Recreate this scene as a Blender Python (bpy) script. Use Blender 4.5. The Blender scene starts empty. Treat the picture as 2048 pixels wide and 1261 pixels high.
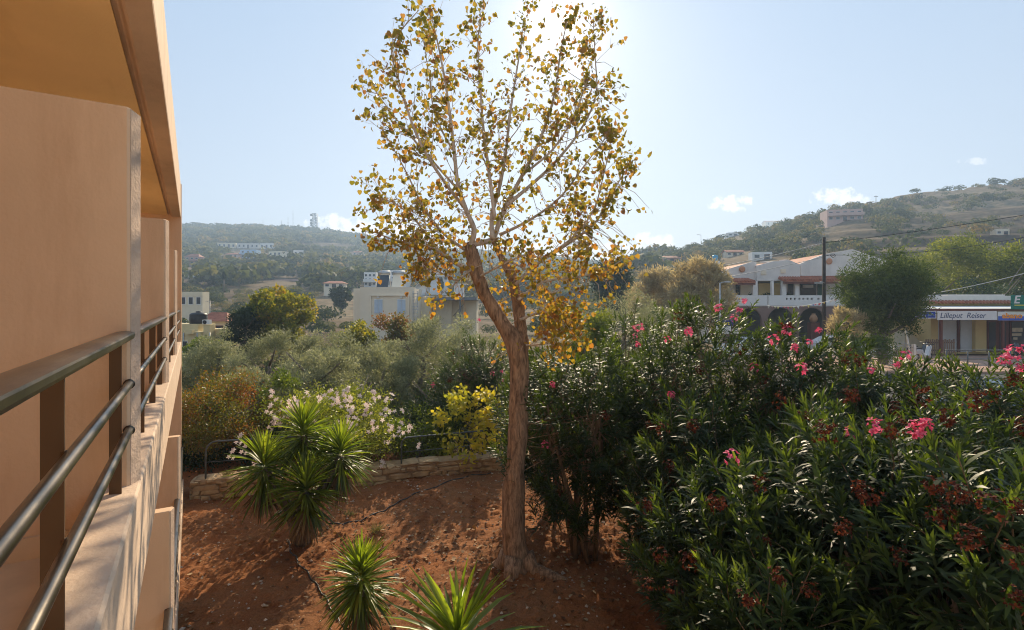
import bpy, math
import numpy as np
from mathutils import Vector, Matrix

C = bpy.context.scene.collection
scn = bpy.context.scene
R = math.radians
PI = math.pi
rng = np.random.default_rng(11)

# ------------------------------------------------------------------ camera, sky, sun, exposure
H, F, CX, HY = 4.2, 1024.0, 1024.0, 610.0          # eye height (m); focal length, centre column and horizon row of the photograph
cam = bpy.data.cameras.new('camera')
cam.sensor_width = 36.0
cam.lens = 18.0
cam.shift_y = (HY - 630.5) / 2048.0
cam.clip_start = 0.02
cam.clip_end = 6000
camo = bpy.data.objects.new('camera', cam)
C.objects.link(camo)
camo.location = (0, 0, H)
camo.rotation_euler = (R(90), 0, 0)
scn.camera = camo

SUN_AZ, SUN_EL = 5.6, 29.0                          # degrees right of +Y, degrees above the horizon
sun = bpy.data.lights.new('sun', 'SUN')
sun.energy = 5.0
sun.angle = R(0.5)
sun.color = (1.0, 0.82, 0.58)
suno = bpy.data.objects.new('sun', sun)
C.objects.link(suno)
sdir = Vector((math.sin(R(SUN_AZ)) * math.cos(R(SUN_EL)), math.cos(R(SUN_AZ)) * math.cos(R(SUN_EL)), math.sin(R(SUN_EL))))
suno.rotation_euler = sdir.to_track_quat('Z', 'Y').to_euler()
suno.location = (20, 60, 60)

world = bpy.data.worlds.new('World')
scn.world = world
world.use_nodes = True


def build_world():
    nt = world.node_tree
    nt.nodes.clear()
    N, L = nt.nodes.new, nt.links.new
    out = N('ShaderNodeOutputWorld')
    bg = N('ShaderNodeBackground')
    sky = N('ShaderNodeTexSky')
    sky.sky_type = 'NISHITA'
    sky.sun_disc = False
    sky.sun_elevation = R(SUN_EL)
    sky.sun_rotation = R(SUN_AZ)
    sky.altitude = 0
    sky.air_density = 1.0
    sky.dust_density = 1.0
    sky.ozone_density = 1.0
    tc = N('ShaderNodeTexCoord')

    def math_(op, a, b=None, clamp=False):
        m = N('ShaderNodeMath')
        m.operation = op
        m.use_clamp = clamp
        for i, v in enumerate((a, b)):
            if v is None:
                continue
            if isinstance(v, (int, float)):
                m.inputs[i].default_value = v
            else:
                L(v, m.inputs[i])
        return m.outputs[0]
    sep = N('ShaderNodeSeparateXYZ')
    L(tc.outputs['Generated'], sep.inputs[0])
    x, y, z = sep.outputs
    dot = N('ShaderNodeVectorMath')
    dot.operation = 'DOT_PRODUCT'
    L(tc.outputs['Generated'], dot.inputs[0])
    dot.inputs[1].default_value = sdir
    c = math_('MAXIMUM', dot.outputs['Value'], 0.0)
    # the sun's aureole in the hazy sky
    a1 = math_('MULTIPLY', math_('POWER', c, 9000.0), 160.0)
    a2 = math_('MULTIPLY', math_('POWER', c, 420.0), 20.0)
    a3 = math_('MULTIPLY', math_('POWER', c, 95.0), 2.1)
    a4 = math_('MULTIPLY', math_('POWER', c, 8.0), 0.15)
    a = math_('ADD', math_('ADD', a1, a2), math_('ADD', a3, a4))
    aur = N('ShaderNodeVectorMath')
    aur.operation = 'SCALE'
    aur.inputs[0].default_value = (1.0, 0.95, 0.87)
    L(a, aur.inputs['Scale'])
    add = N('ShaderNodeVectorMath')
    add.operation = 'ADD'
    L(sky.outputs[0], add.inputs[0])
    L(aur.outputs[0], add.inputs[1])
    pale = N('ShaderNodeMixRGB')
    pale.inputs[0].default_value = 0.88
    L(add.outputs[0], pale.inputs[1])
    grad = N('ShaderNodeMixRGB')
    L(math_('POWER', math_('MINIMUM', math_('MAXIMUM', math_('MULTIPLY', z, 1.9), 0.0), 1.0), 0.7), grad.inputs[0])
    grad.inputs[1].default_value = (4.1, 4.3, 4.55, 1)
    grad.inputs[2].default_value = (2.3, 3.1, 4.2, 1)
    L(grad.outputs[0], pale.inputs[2])
    col = pale.outputs[0]
    # a few low cumulus clouds, fixed in the sky by direction
    yy = math_('MAXIMUM', y, 0.05)
    u = math_('DIVIDE', x, yy)
    v = math_('DIVIDE', z, yy)
    comb = N('ShaderNodeCombineXYZ')
    L(u, comb.inputs[0])
    L(v, comb.inputs[1])
    noise = N('ShaderNodeTexNoise')
    noise.inputs['Scale'].default_value = 38.0
    noise.inputs['Detail'].default_value = 6.0
    noise.inputs['Roughness'].default_value = 0.58
    L(comb.outputs[0], noise.inputs['Vector'])
    nz = math_('SUBTRACT', noise.outputs['Fac'], 0.5)
    total = None
    # px, py, half width, half height, flat base amount, density
    for (px, py, hw, hh, dens) in ((1462, 408, 42, 18, 1.0), (1683, 398, 60, 20, 0.9), (1310, 484, 46, 18, 0.9), (1255, 496, 70, 14, 0.6),
                                   (708, 458, 92, 30, 0.85), (790, 466, 70, 34, 0.8), (1948, 323, 26, 8, 0.5), (1120, 500, 120, 16, 0.5), (655, 470, 40, 12, 0.6)):
        du = math_('MULTIPLY', math_('SUBTRACT', u, (px - CX) / F), F / hw)
        dv = math_('MULTIPLY', math_('SUBTRACT', v, (HY - py) / F), F / hh)
        r2 = math_('ADD', math_('MULTIPLY', du, du), math_('MULTIPLY', dv, dv))
        e = math_('SUBTRACT', 1.0, r2)
        e = math_('ADD', e, math_('MULTIPLY', nz, 6.0))
        e = math_('MULTIPLY', e, 1.25)
        e = math_('MINIMUM', math_('MAXIMUM', e, 0.0), 1.0)
        e = math_('MULTIPLY', e, dens)
        total = e if total is None else math_('MAXIMUM', total, e)
    mix = N('ShaderNodeMixRGB')
    L(total, mix.inputs[0])
    L(col, mix.inputs[1])
    mix.inputs[2].default_value = (7.0, 6.8, 6.7, 1)
    L(mix.outputs[0], bg.inputs['Color'])
    bg.inputs['Strength'].default_value = 0.118
    L(bg.outputs[0], out.inputs['Surface'])


build_world()
scn.view_settings.view_transform = 'Standard'
scn.view_settings.look = 'None'
scn.view_settings.exposure = 0.68
scn.view_settings.gamma = 1.0
scn.render.engine = 'CYCLES'
scn.cycles.use_denoising = True
scn.cycles.denoising_prefilter = 'ACCURATE'
scn.cycles.pixel_filter_type = 'BLACKMAN_HARRIS'
scn.cycles.filter_width = 1.05
scn.cycles.max_bounces = 10
scn.cycles.diffuse_bounces = 5
scn.cycles.glossy_bounces = 3
scn.cycles.transmission_bounces = 6
scn.cycles.transparent_max_bounces = 8
scn.cycles.volume_bounces = 0
scn.cycles.sample_clamp_indirect = 6.0


# ------------------------------------------------------------------ photograph measurements to places
def W(px, py, Y):
    return Vector(((px - CX) / F * Y, Y, H - (py - HY) / F * Y))


def G(px, py, z=0.0):
    Y = (H - z) * F / (py - HY)
    return Vector(((px - CX) / F * Y, Y, z))


# ------------------------------------------------------------------ noise
def _h(ix, iy, iz, s):
    n = (ix * 374761393 + iy * 668265263 + iz * 2147483647 + s * 974634777) & 0xFFFFFFFF
    n = ((n ^ (n >> 13)) * 1274126177) & 0xFFFFFFFF
    n = (n ^ (n >> 16)) & 0xFFFF
    return n / 65535.0


def vnoise(P, s=0):
    P = np.asarray(P, float)
    i = np.floor(P).astype(np.int64)
    f = P - i
    f = f * f * (3 - 2 * f)
    out = 0
    for dx in (0, 1):
        for dy in (0, 1):
            for dz in (0, 1):
                w = (f[:, 0] if dx else 1 - f[:, 0]) * (f[:, 1] if dy else 1 - f[:, 1]) * (f[:, 2] if dz else 1 - f[:, 2])
                out = out + w * _h(i[:, 0] + dx, i[:, 1] + dy, i[:, 2] + dz, s)
    return out * 2 - 1


def fbm(P, octs=4, s=0):
    P = np.asarray(P, float)
    o, a = 0, 1.0
    for k in range(octs):
        o = o + a * vnoise(P * 2 ** k, s + k)
        a *= 0.5
    return o


# ------------------------------------------------------------------ terrain
def smooth(a, b, x):
    t = np.clip((x - a) / (b - a), 0, 1)
    return t * t * (3 - 2 * t)


LPX = np.array([-700, 0, 360, 480, 560, 640, 760, 840, 940, 1080, 1260, 1450, 1700])
LPY = np.array([455, 452, 455, 457, 459, 466, 483, 502, 510, 520, 535, 570, 610])
RPX = np.array([1050, 1150, 1260, 1330, 1400, 1500, 1560, 1620, 1700, 1850, 1950, 2048, 2400, 3000])
RPY = np.array([640, 590, 528, 510, 493, 466, 452, 432, 412, 391, 381, 368, 340, 330])


def terrain(x, y):
    x = np.asarray(x, float)
    y = np.asarray(y, float)
    r = np.hypot(x, y)
    Y = np.maximum(y, 0.4 * r)
    px = CX + F * np.clip(x / np.maximum(Y, 1e-3), -2.2, 2.2)
    yl = np.interp(px, LPX, LPY)
    yr = np.interp(px, RPX, RPY)
    sl = np.clip((Y - 70) / (600 - 70), 0, 1.6)
    zl = np.maximum(H + (HY - yl) / F * 600, 0) * np.where(sl < 1, sl ** 1.3, 1 - .5 * (sl - 1))
    sr = np.clip((Y - 52) / (250 - 52), 0, 2.5)
    zr = np.maximum(H + (HY - yr) / F * 250, 0) * np.where(sr < 1, sr ** 1.15, 1 - .3 * (sr - 1))
    fr = zr / 4.2 - np.floor(zr / 4.2)
    zr = zr + 1.9 * (smooth(0, .22, fr) - fr) * smooth(1480, 1720, px) * smooth(5, 12, zr)
    z = np.maximum(zl, zr)
    P = np.stack([x * .02, y * .02, 0 * x], 1) if x.ndim else np.array([[x * .02, y * .02, 0]])
    n = fbm(P, 3, 5)
    if not x.ndim:
        n = n[0]
    z = z + n * np.clip((Y - 60) / 120, 0, 1) * 1.6 * np.clip(z / 6, 0, 1)
    z = z + 0.5 * smooth(5.5, 9.5, x - .25 * (y - 14)) * smooth(10.0, 12.6, y)
    return z


def T(x, y):
    return float(terrain(np.array([x]), np.array([y]))[0])


def hit(px, py, y0=60, y1=760):
    Ys = np.linspace(y0, y1, 3000)
    xs = (px - CX) / F * Ys
    zs = H - (py - HY) / F * Ys
    d = zs - terrain(xs, Ys)
    k = np.argmax(d < 0) if (d < 0).any() else len(Ys) - 1
    return Vector((xs[k], Ys[k], float(terrain(xs[k:k + 1], Ys[k:k + 1])[0])))


# ------------------------------------------------------------------ materials
def nodes(name):
    m = bpy.data.materials.new(name)
    m.use_nodes = True
    nt = m.node_tree
    b = nt.nodes['Principled BSDF']
    return m, nt, b


def mat(name, col, rough=0.7, var=0.12, scale=6.0, bump=0.0, bscale=None, metal=0.0, spec=0.4, col2=None, detail=5, coat=0.0, stain=None):
    m, nt, b = nodes(name)
    N, L = nt.nodes.new, nt.links.new
    b.inputs['Roughness'].default_value = rough
    b.inputs['Metallic'].default_value = metal
    b.inputs['Specular IOR Level'].default_value = spec
    b.inputs['Coat Weight'].default_value = coat
    tc = N('ShaderNodeTexCoord')
    no = N('ShaderNodeTexNoise')
    no.inputs['Scale'].default_value = scale
    no.inputs['Detail'].default_value = detail
    L(tc.outputs['Object'], no.inputs['Vector'])
    rp = N('ShaderNodeValToRGB')
    c = np.array(col)
    c2 = np.array(col2) if col2 is not None else c * (1 + var)
    rp.color_ramp.elements[0].position = 0.32
    rp.color_ramp.elements[1].position = 0.68
    rp.color_ramp.elements[0].color = (*(c * (1 - var)), 1)
    rp.color_ramp.elements[1].color = (*np.clip(c2, 0, 1), 1)
    L(no.outputs['Fac'], rp.inputs[0])
    colour = rp.outputs[0]
    if stain:
        n2 = N('ShaderNodeTexNoise')
        n2.inputs['Scale'].default_value = stain[0]
        n2.inputs['Detail'].default_value = 8
        n2.inputs['Roughness'].default_value = 0.7
        mp = N('ShaderNodeMapping')
        mp.inputs['Scale'].default_value = stain[1]
        L(tc.outputs['Object'], mp.inputs[0])
        L(mp.outputs[0], n2.inputs['Vector'])
        r2 = N('ShaderNodeValToRGB')
        r2.color_ramp.elements[0].position = 0.5
        r2.color_ramp.elements[1].position = 0.72
        r2.color_ramp.elements[0].color = (0, 0, 0, 1)
        r2.color_ramp.elements[1].color = (stain[3],) * 3 + (1,)
        L(n2.outputs['Fac'], r2.inputs[0])
        mx = N('ShaderNodeMixRGB')
        L(r2.outputs[0], mx.inputs[0])
        L(colour, mx.inputs[1])
        mx.inputs[2].default_value = (*stain[2], 1)
        colour = mx.outputs[0]
    L(colour, b.inputs['Base Color'])
    if bump:
        nb = N('ShaderNodeTexNoise')
        nb.inputs['Scale'].default_value = bscale or scale * 8
        nb.inputs['Detail'].default_value = 6
        L(tc.outputs['Object'], nb.inputs['Vector'])
        bp = N('ShaderNodeBump')
        bp.inputs['Strength'].default_value = bump
        bp.inputs['Distance'].default_value = 0.02
        L(nb.outputs['Fac'], bp.inputs['Height'])
        L(bp.outputs[0], b.inputs['Normal'])
    return m


def leafmat(name, ramp, rough=0.45, trans=0.45, spec=0.35, tint=(1.25, 1.2, 0.7)):
    """leaf: glossy surface plus light let through; colour by a random number kept on each leaf"""
    m, nt, b = nodes(name)
    N, L = nt.nodes.new, nt.links.new
    at = N('ShaderNodeAttribute')
    at.attribute_name = 'rnd'
    rp = N('ShaderNodeValToRGB')
    e = rp.color_ramp.elements
    while len(e) < len(ramp):
        e.new(0.5)
    for k, (p, c) in enumerate(ramp):
        e[k].position = p
        e[k].color = (*c, 1)
    L(at.outputs['Fac'], rp.inputs[0])
    L(rp.outputs[0], b.inputs['Base Color'])
    b.inputs['Roughness'].default_value = rough
    b.inputs['Specular IOR Level'].default_value = spec
    tr = N('ShaderNodeBsdfTranslucent')
    mu = N('ShaderNodeMixRGB')
    mu.blend_type = 'MULTIPLY'
    mu.inputs[0].default_value = 1.0
    L(rp.outputs[0], mu.inputs[1])
    mu.inputs[2].default_value = (*tint, 1)
    L(mu.outputs[0], tr.inputs['Color'])
    mx = N('ShaderNodeMixShader')
    mx.inputs[0].default_value = trans
    L(b.outputs[0], mx.inputs[1])
    L(tr.outputs[0], mx.inputs[2])
    L(mx.outputs[0], nt.nodes['Material Output'].inputs['Surface'])
    return m


# ------------------------------------------------------------------ scene bookkeeping
def link(name, data, parent=None, loc=None, rotz=None):
    o = bpy.data.objects.new(name, data)
    C.objects.link(o)
    if parent is not None:
        o.parent = parent
    if loc is not None:
        o.location = loc
    if rotz is not None:
        o.rotation_euler = (0, 0, rotz)
    return o


def tag(o, label=None, cat=None, group=None, kind=None):
    for k, v in (('label', label), ('category', cat), ('group', group), ('kind', kind)):
        if v:
            o[k] = v
    return o


def thing(name, label, cat, loc=(0, 0, 0), rotz=0.0, group=None):
    o = link(name, None, None, loc, rotz)
    o.empty_display_size = 0.3
    return tag(o, label, cat, group)


def copy_tree(o, parent=None):
    c = o.copy()
    C.objects.link(c)
    if parent is not None:
        c.parent = parent
    for ch in list(o.children):
        copy_tree(ch, c)
    return c


# ------------------------------------------------------------------ hard-surface mesh builder
class MB:
    def __init__(self):
        self.v, self.f, self.s = [], [], []

    def add(self, vs, fs, smooth=False):
        n = len(self.v)
        self.v += [tuple(p) for p in vs]
        self.f += [tuple(i + n for i in f) for f in fs]
        self.s += [smooth] * len(fs)
        return self

    def box(self, x0, x1, y0, y1, z0, z1):
        vs = [(x, y, z) for z in (z0, z1) for y in (y0, y1) for x in (x0, x1)]
        return self.add(vs, [(0, 2, 3, 1), (4, 5, 7, 6), (0, 1, 5, 4), (2, 6, 7, 3), (0, 4, 6, 2), (1, 3, 7, 5)])

    def prism(self, poly, axis, a, b):
        """polygon in the two other axes, extruded along axis from a to b"""
        def pt(p, t):
            q = list(p)
            q.insert('xyz'.index(axis), t)
            return q
        n = len(poly)
        vs = [pt(p, a) for p in poly] + [pt(p, b) for p in poly]
        fs = [tuple(range(n - 1, -1, -1)), tuple(range(n, 2 * n))] + [(i, (i + 1) % n, (i + 1) % n + n, i + n) for i in range(n)]
        return self.add(vs, fs)

    def tube(self, pts, rad, n=8, cap=True, jitter=0.0, seed=0):
        pts = [Vector(p) for p in pts]
        if not hasattr(rad, '__len__'):
            rad = [rad] * len(pts)
        up = Vector((0, 0, 1))
        t0 = (pts[1] - pts[0]).normalized()
        if abs(t0.dot(up)) > .95:
            up = Vector((1, 0, 0))
        a = t0.cross(up).normalized()
        vs, fs = [], []
        for i, p in enumerate(pts):
            t = (pts[min(i + 1, len(pts) - 1)] - pts[max(i - 1, 0)]).normalized()
            a = (a - t * a.dot(t)).normalized()
            b = t.cross(a)
            for k in range(n):
                w = 2 * PI * k / n
                rr = rad[i]
                vs.append(p + (a * math.cos(w) + b * math.sin(w)) * rr)
        for i in range(len(pts) - 1):
            for k in range(n):
                fs.append((i * n + k, i * n + (k + 1) % n, (i + 1) * n + (k + 1) % n, (i + 1) * n + k))
        if cap:
            fs.append(tuple(range(n - 1, -1, -1)))
            fs.append(tuple((len(pts) - 1) * n + k for k in range(n)))
        return self.add(vs, fs, True)

    def lathe(self, prof, n=20, c=(0, 0, 0)):
        vs = [(c[0] + r * math.cos(2 * PI * k / n), c[1] + r * math.sin(2 * PI * k / n), c[2] + z) for r, z in prof for k in range(n)]
        fs = [(i * n + k, i * n + (k + 1) % n, (i + 1) * n + (k + 1) % n, (i + 1) * n + k) for i in range(len(prof) - 1) for k in range(n)]
        fs += [tuple(range(n - 1, -1, -1)), tuple((len(prof) - 1) * n + k for k in range(n))]
        return self.add(vs, fs, True)

    def xform(self, M):
        self.v = [tuple(M @ Vector(p)) for p in self.v]
        return self

    def mesh(self, name, material):
        me = bpy.data.meshes.new(name)
        me.from_pydata(self.v, [], self.f)
        me.polygons.foreach_set('use_smooth', self.s)
        me.materials.append(material)
        me.update()
        return me

    def build(self, name, material, parent=None, loc=None, rotz=None, bevel=0.0, label=None):
        o = link(name, self.mesh(name, material), parent, loc, rotz)
        if bevel:
            b = o.modifiers.new('bevel', 'BEVEL')
            b.width = bevel
            b.segments = 2
            b.limit_method = 'ANGLE'
        if label:
            o['label'] = label
        return o


# ------------------------------------------------------------------ leaf clouds (numpy)
TPL = {
    'rhomb': ([(0, 0, 0), (.5, .5, .04), (1, 0, -.06), (.5, -.5, .04)], [(0, 3, 2, 1)]),
    'lance': ([(0, 0, 0), (.3, .5, .02), (.3, -.5, .02), (.65, .4, 0), (.65, -.4, 0), (1, 0, -.10)], [(0, 2, 1), (1, 2, 4, 3), (3, 4, 5)]),
    'heart': ([(0, 0, 0), (-.06, .32, .06), (.22, .55, .08), (.62, .42, .0), (1, 0, -.16), (.62, -.42, .03), (.22, -.55, .10), (-.06, -.32, .05), (.5, 0, -.05)],
              [(0, 8, 2, 1), (8, 3, 2), (8, 4, 3), (8, 5, 4), (8, 6, 5), (0, 7, 6, 8)]),
    'blade': ([(0, .4, .0), (0, -.4, 0), (.35, .5, .012), (.35, -.5, .012), (.7, .38, -.01), (.7, -.38, -.01), (1, 0, -.06), (0, 0, -.014), (.35, 0, -.004), (.7, 0, -.03)],
              [(7, 8, 2, 0), (1, 3, 8, 7), (8, 9, 4, 2), (3, 5, 9, 8), (9, 6, 4), (5, 6, 9)]),
    'petal': ([(0, 0, 0), (.45, .36, .12), (.45, -.36, .12), (1, .22, .0), (1, -.22, .0)], [(0, 2, 1), (1, 2, 4, 3)]),
    'strand': ([(0, .5, 0), (0, -.5, 0), (.55, .4, .03), (.55, -.4, .03), (1, 0, -.1)], [(0, 1, 3, 2), (2, 3, 4)]),
}


def unit(a):
    return a / np.maximum(np.linalg.norm(a, axis=1, keepdims=True), 1e-9)


class Leaves:
    def __init__(self, tpl):
        self.tpl = tpl
        self.P, self.D, self.N, self.L, self.Wd, self.r, self.b = [], [], [], [], [], [], []

    def add(self, P, D, N, L, Wd, r, b=0.0):
        n = len(P)
        f = lambda a: np.broadcast_to(np.asarray(a, float), (n,)).copy()
        self.P.append(np.asarray(P, float))
        self.D.append(unit(np.asarray(D, float)))
        self.N.append(np.asarray(N, float))
        self.L.append(f(L))
        self.Wd.append(f(Wd))
        self.r.append(f(r))
        self.b.append(f(b))

    def arrays(self):
        c = np.concatenate
        return c(self.P), c(self.D), c(self.N), c(self.L), c(self.Wd), c(self.r)

    def mesh(self, name, material):
        P, D, N, L, Wd, r = self.arrays()
        b = np.concatenate(self.b)
        S = unit(np.cross(N, D))
        N = np.cross(D, S)
        tv, tf = TPL[self.tpl]
        tv = np.array(tv)
        n, k = len(P), len(tv)
        V = (P[:, None] + tv[None, :, 0, None] * (L[:, None] * D)[:, None] + tv[None, :, 1, None] * (Wd[:, None] * S)[:, None]
             + tv[None, :, 2, None] * (L[:, None] * N)[:, None])
        V[:, :, 2] -= (b * L)[:, None] * np.maximum(tv[None, :, 0], 0) ** 2
        V = V.reshape(-1, 3)
        lens = np.array([len(f) for f in tf])
        flat = np.concatenate([np.array(f) for f in tf])
        loops = (flat[None] + np.arange(n)[:, None] * k).ravel()
        tot = np.tile(lens, n)
        start = np.concatenate([[0], np.cumsum(tot)[:-1]])
        me = bpy.data.meshes.new(name)
        me.vertices.add(len(V))
        me.vertices.foreach_set('co', V.astype(np.float32).ravel())
        me.loops.add(len(loops))
        me.loops.foreach_set('vertex_index', loops.astype(np.int32))
        me.polygons.add(len(tot))
        me.polygons.foreach_set('loop_start', start.astype(np.int32))
        me.update(calc_edges=True)
        at = me.attributes.new('rnd', 'FLOAT', 'FACE')
        at.data.foreach_set('value', np.repeat(r, len(tf)).astype(np.float32))
        me.materials.append(material)
        return me

    def build(self, name, material, parent=None, **k):
        return link(name, self.mesh(name, material), parent, **k)


def rand_dirs(n, g=rng):
    return unit(g.normal(size=(n, 3)))


def perp_of(D, g=rng):
    return unit(np.cross(D, rand_dirs(len(D), g)))


def rot_to(D, spin):
    """matrices (n,3,3) whose local z goes along D"""
    D = unit(D)
    ref = np.where(np.abs(D[:, 2:3]) < .95, np.array([[0, 0, 1.]]), np.array([[1., 0, 0]]))
    A = unit(np.cross(ref, D))
    B = np.cross(D, A)
    c, s = np.cos(spin)[:, None], np.sin(spin)[:, None]
    A2 = A * c + B * s
    B2 = np.cross(D, A2)
    return np.stack([A2, B2, D], 2)


def stamp(dst, src, pos, dirs, scale, g=rng, rjit=.12):
    """put copies of a small leaf arrangement (grown along its z) at pos, along dirs"""
    P, D, N, L, Wd, r = src
    n, k = len(pos), len(P)
    M = rot_to(dirs, g.uniform(0, 2 * PI, n))
    s = np.broadcast_to(np.asarray(scale, float), (n,))
    PP = (np.einsum('nij,kj->nki', M, P) * s[:, None, None] + pos[:, None]).reshape(-1, 3)
    DD = np.einsum('nij,kj->nki', M, D).reshape(-1, 3)
    NN = np.einsum('nij,kj->nki', M, N).reshape(-1, 3)
    rr = np.clip(np.tile(r, n) + np.repeat(g.normal(0, rjit, n), k), 0, 1)
    dst.add(PP, DD, NN, np.outer(s, L).ravel(), np.outer(s, Wd).ravel(), rr, g.uniform(-.02, .28, n * k))


def lobes_in(g, n, rad, lob=(.28, .45), shell=(.45, .8), zc=0.0):
    rad = np.array(rad)
    d = rand_dirs(n, g)
    c = d * g.uniform(*shell, (n, 1)) * rad
    c[:, 2] += zc
    return c, g.uniform(*lob, n) * rad.mean()


def crown(g, centers, radii, count, L, Wd, up=0.2, droop=0.0, tpl='rhomb', squash=.85, shellp=2.2, rbias=None):
    lv = Leaves(tpl)
    w = radii ** 2
    idx = g.choice(len(centers), count, p=w / w.sum())
    d = rand_dirs(count, g)
    rr = g.uniform(0, 1, count) ** (1 / shellp)
    rr = rr * (1 + .25 * g.normal(size=count) * (rr > .8))
    P = centers[idx] + d * (rr * radii[idx])[:, None] * np.array([1, 1, squash])
    D = unit(d + .9 * rand_dirs(count, g) + np.array([0, 0, up - droop]))
    N = unit(d + .8 * rand_dirs(count, g) + np.array([0, 0, .5]))
    r = np.clip(g.uniform(0, 1, count) * .45 + .55 * _h(idx, idx * 7, idx * 3, 4), 0, 1)
    lv.add(P, D, N, g.uniform(*L, count), g.uniform(*Wd, count), r)
    return lv


# ================================================================== MATERIALS
M_STUCCO = mat('apricot_plaster', (0.72, 0.50, 0.32), .85, .06, 1.6, .10, 60, spec=.2, stain=(2.2, (1.5, 1.5, .25), (.47, .27, .14), .42))
M_STUCCO_OUT = mat('pale_plaster', (0.60, 0.45, 0.33), .85, .07, 2.2, .2, 60, spec=.2, stain=(3.0, (.6, 1, .8), (.40, .29, .20), .5))
M_SOFFIT = mat('soffit_paint', (0.90, 0.66, 0.34), .85, .05, 1.2, .25, 60, spec=.2, stain=(1.0, (.5, 2, 1), (.55, .33, .14), .3))
M_EDGE = mat('grey_plaster_edge', (0.55, 0.41, 0.31), .95, .10, 7, .35, 60, spec=.05, stain=(5, (1, 1, .5), (.36, .28, .22), .6))
M_TILE_FLOOR = mat('balcony_tile', (0.62, 0.47, 0.32), .6, .1, 5)
M_BRONZE = mat('bronze_anodised', (0.13, 0.11, 0.09), .30, .12, 5, metal=.85, spec=.5, stain=(9, (1, 6, 1), (.30, .26, .20), .5))
M_BRONZE_FLAT = mat('bronze_flat_bar', (0.085, 0.045, 0.018), .5, .1, 5, metal=.1, spec=.4)
M_BARK = None
M_STEEL_GREY = mat('grey_paint', (.10, .12, .13), .5, .1, 4, metal=.2)
M_GALV = mat('galvanised', (.42, .43, .43), .5, .1, 4, metal=.6)
M_WHITE = mat('white_paint', (.72, .71, .68), .6, .05, 3)
M_CREAM = mat('cream_render', (.74, .65, .47), .85, .06, 1.0, .1, 20, stain=(.8, (1, 1, .4), (.45, .39, .29), .4))
M_GLASS = mat('window_glass', (.03, .04, .05), .08, .1, 2, spec=.6)
M_BLACK = mat('black_plastic', (.02, .02, .022), .45, .1, 3)
M_TILE = mat('clay_tile', (.36, .13, .075), .8, .25, 3, .4, 8)
M_WOODPOLE = mat('tarred_pole', (.045, .032, .024), .9, .2, 6, .4, 40)
M_GREYWALL = mat('greyish_render', (.70, .66, .61), .85, .06, .8, .1, 15, stain=(.7, (1, 1, .4), (.36, .34, .32), .4))
M_YELLOW = mat('ochre_render', (.70, .54, .25), .85, .08, 1, .1, 20)
M_BROWN = mat('brown_frame', (.14, .045, .03), .6, .1, 4)
M_TYRE = mat('rubber', (.02, .02, .02), .85, .1, 4)


def bark_mat(name, a, b, scale=7.0, bump=.9):
    m, nt, bs = nodes(name)
    N, L = nt.nodes.new, nt.links.new
    tc = N('ShaderNodeTexCoord')
    mp = N('ShaderNodeMapping')
    mp.inputs['Scale'].default_value = (3.2, 3.2, .7)
    L(tc.outputs['Object'], mp.inputs[0])
    no = N('ShaderNodeTexNoise')
    no.inputs['Scale'].default_value = scale
    no.inputs['Detail'].default_value = 9
    no.inputs['Roughness'].default_value = .68
    no.inputs['Distortion'].default_value = .6
    L(mp.outputs[0], no.inputs['Vector'])
    rp = N('ShaderNodeValToRGB')
    rp.color_ramp.elements[0].position = .36
    rp.color_ramp.elements[1].position = .62
    rp.color_ramp.elements[0].color = (*a, 1)
    rp.color_ramp.elements[1].color = (*b, 1)
    L(no.outputs['Fac'], rp.inputs[0])
    L(rp.outputs[0], bs.inputs['Base Color'])
    bs.inputs['Roughness'].default_value = .85
    bs.inputs['Specular IOR Level'].default_value = .25
    bp = N('ShaderNodeBump')
    bp.inputs['Strength'].default_value = bump
    bp.inputs['Distance'].default_value = .03
    L(no.outputs['Fac'], bp.inputs['Height'])
    L(bp.outputs[0], bs.inputs['Normal'])
    return m


M_BARK = bark_mat('poplar_bark', (.12, .07, .042), (.42, .26, .155))
M_LIMB = bark_mat('poplar_limb_bark', (.36, .29, .22), (.60, .50, .40), 5, .4)
M_BARK_GREY = bark_mat('grey_bark', (.09, .075, .06), (.24, .20, .16))
M_CANE = bark_mat('oleander_cane', (.13, .085, .05), (.30, .20, .12), 6, .5)

LM_POPLAR = leafmat('poplar_leaf', [(0, (.12, .14, .03)), (.4, (.23, .21, .045)), (.65, (.33, .25, .065)), (.85, (.33, .19, .085)), (1, (.25, .13, .07))], 0.45, 0.58, .35, (1.5, 1.3, .55))
LM_POPLAR_LOW = leafmat('poplar_leaf_low', [(0, (.17, .18, .03)), (.35, (.32, .26, .045)), (.65, (.42, .26, .055)), (.85, (.37, .18, .055)), (1, (.26, .12, .055))], 0.45, 0.58, .35, (1.5, 1.25, .5))
LM_OLEANDER = leafmat('oleander_leaf', [(0, (.022, .04, .015)), (.5, (.044, .07, .022)), (.8, (.085, .12, .026)), (1, (.15, .19, .04))], .46, .46, .36, (1.8, 1.75, .5))
LM_PINK = leafmat('oleander_petal', [(0, (.55, .05, .12)), (.6, (.78, .14, .26)), (1, (.85, .30, .42))], .6, .4, .2, (1.1, 1, 1))
LM_WITHER = leafmat('withered_petal', [(0, (.045, .012, .008)), (.6, (.10, .026, .014)), (1, (.18, .06, .025))], 0.8, 0.28, .1, (1.2, 1, .8))
LM_YUCCA = leafmat('yucca_blade', [(0, (.045, .075, .014)), (.5, (.13, .185, .025)), (1, (.26, .31, .045))], 0.38, 0.54, .5, (1.6, 1.6, .5))
LM_DRYBLADE = leafmat('dry_blade', [(0, (.12, .08, .04)), (1, (.30, .21, .11))], .8, .2, .2)
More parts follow.
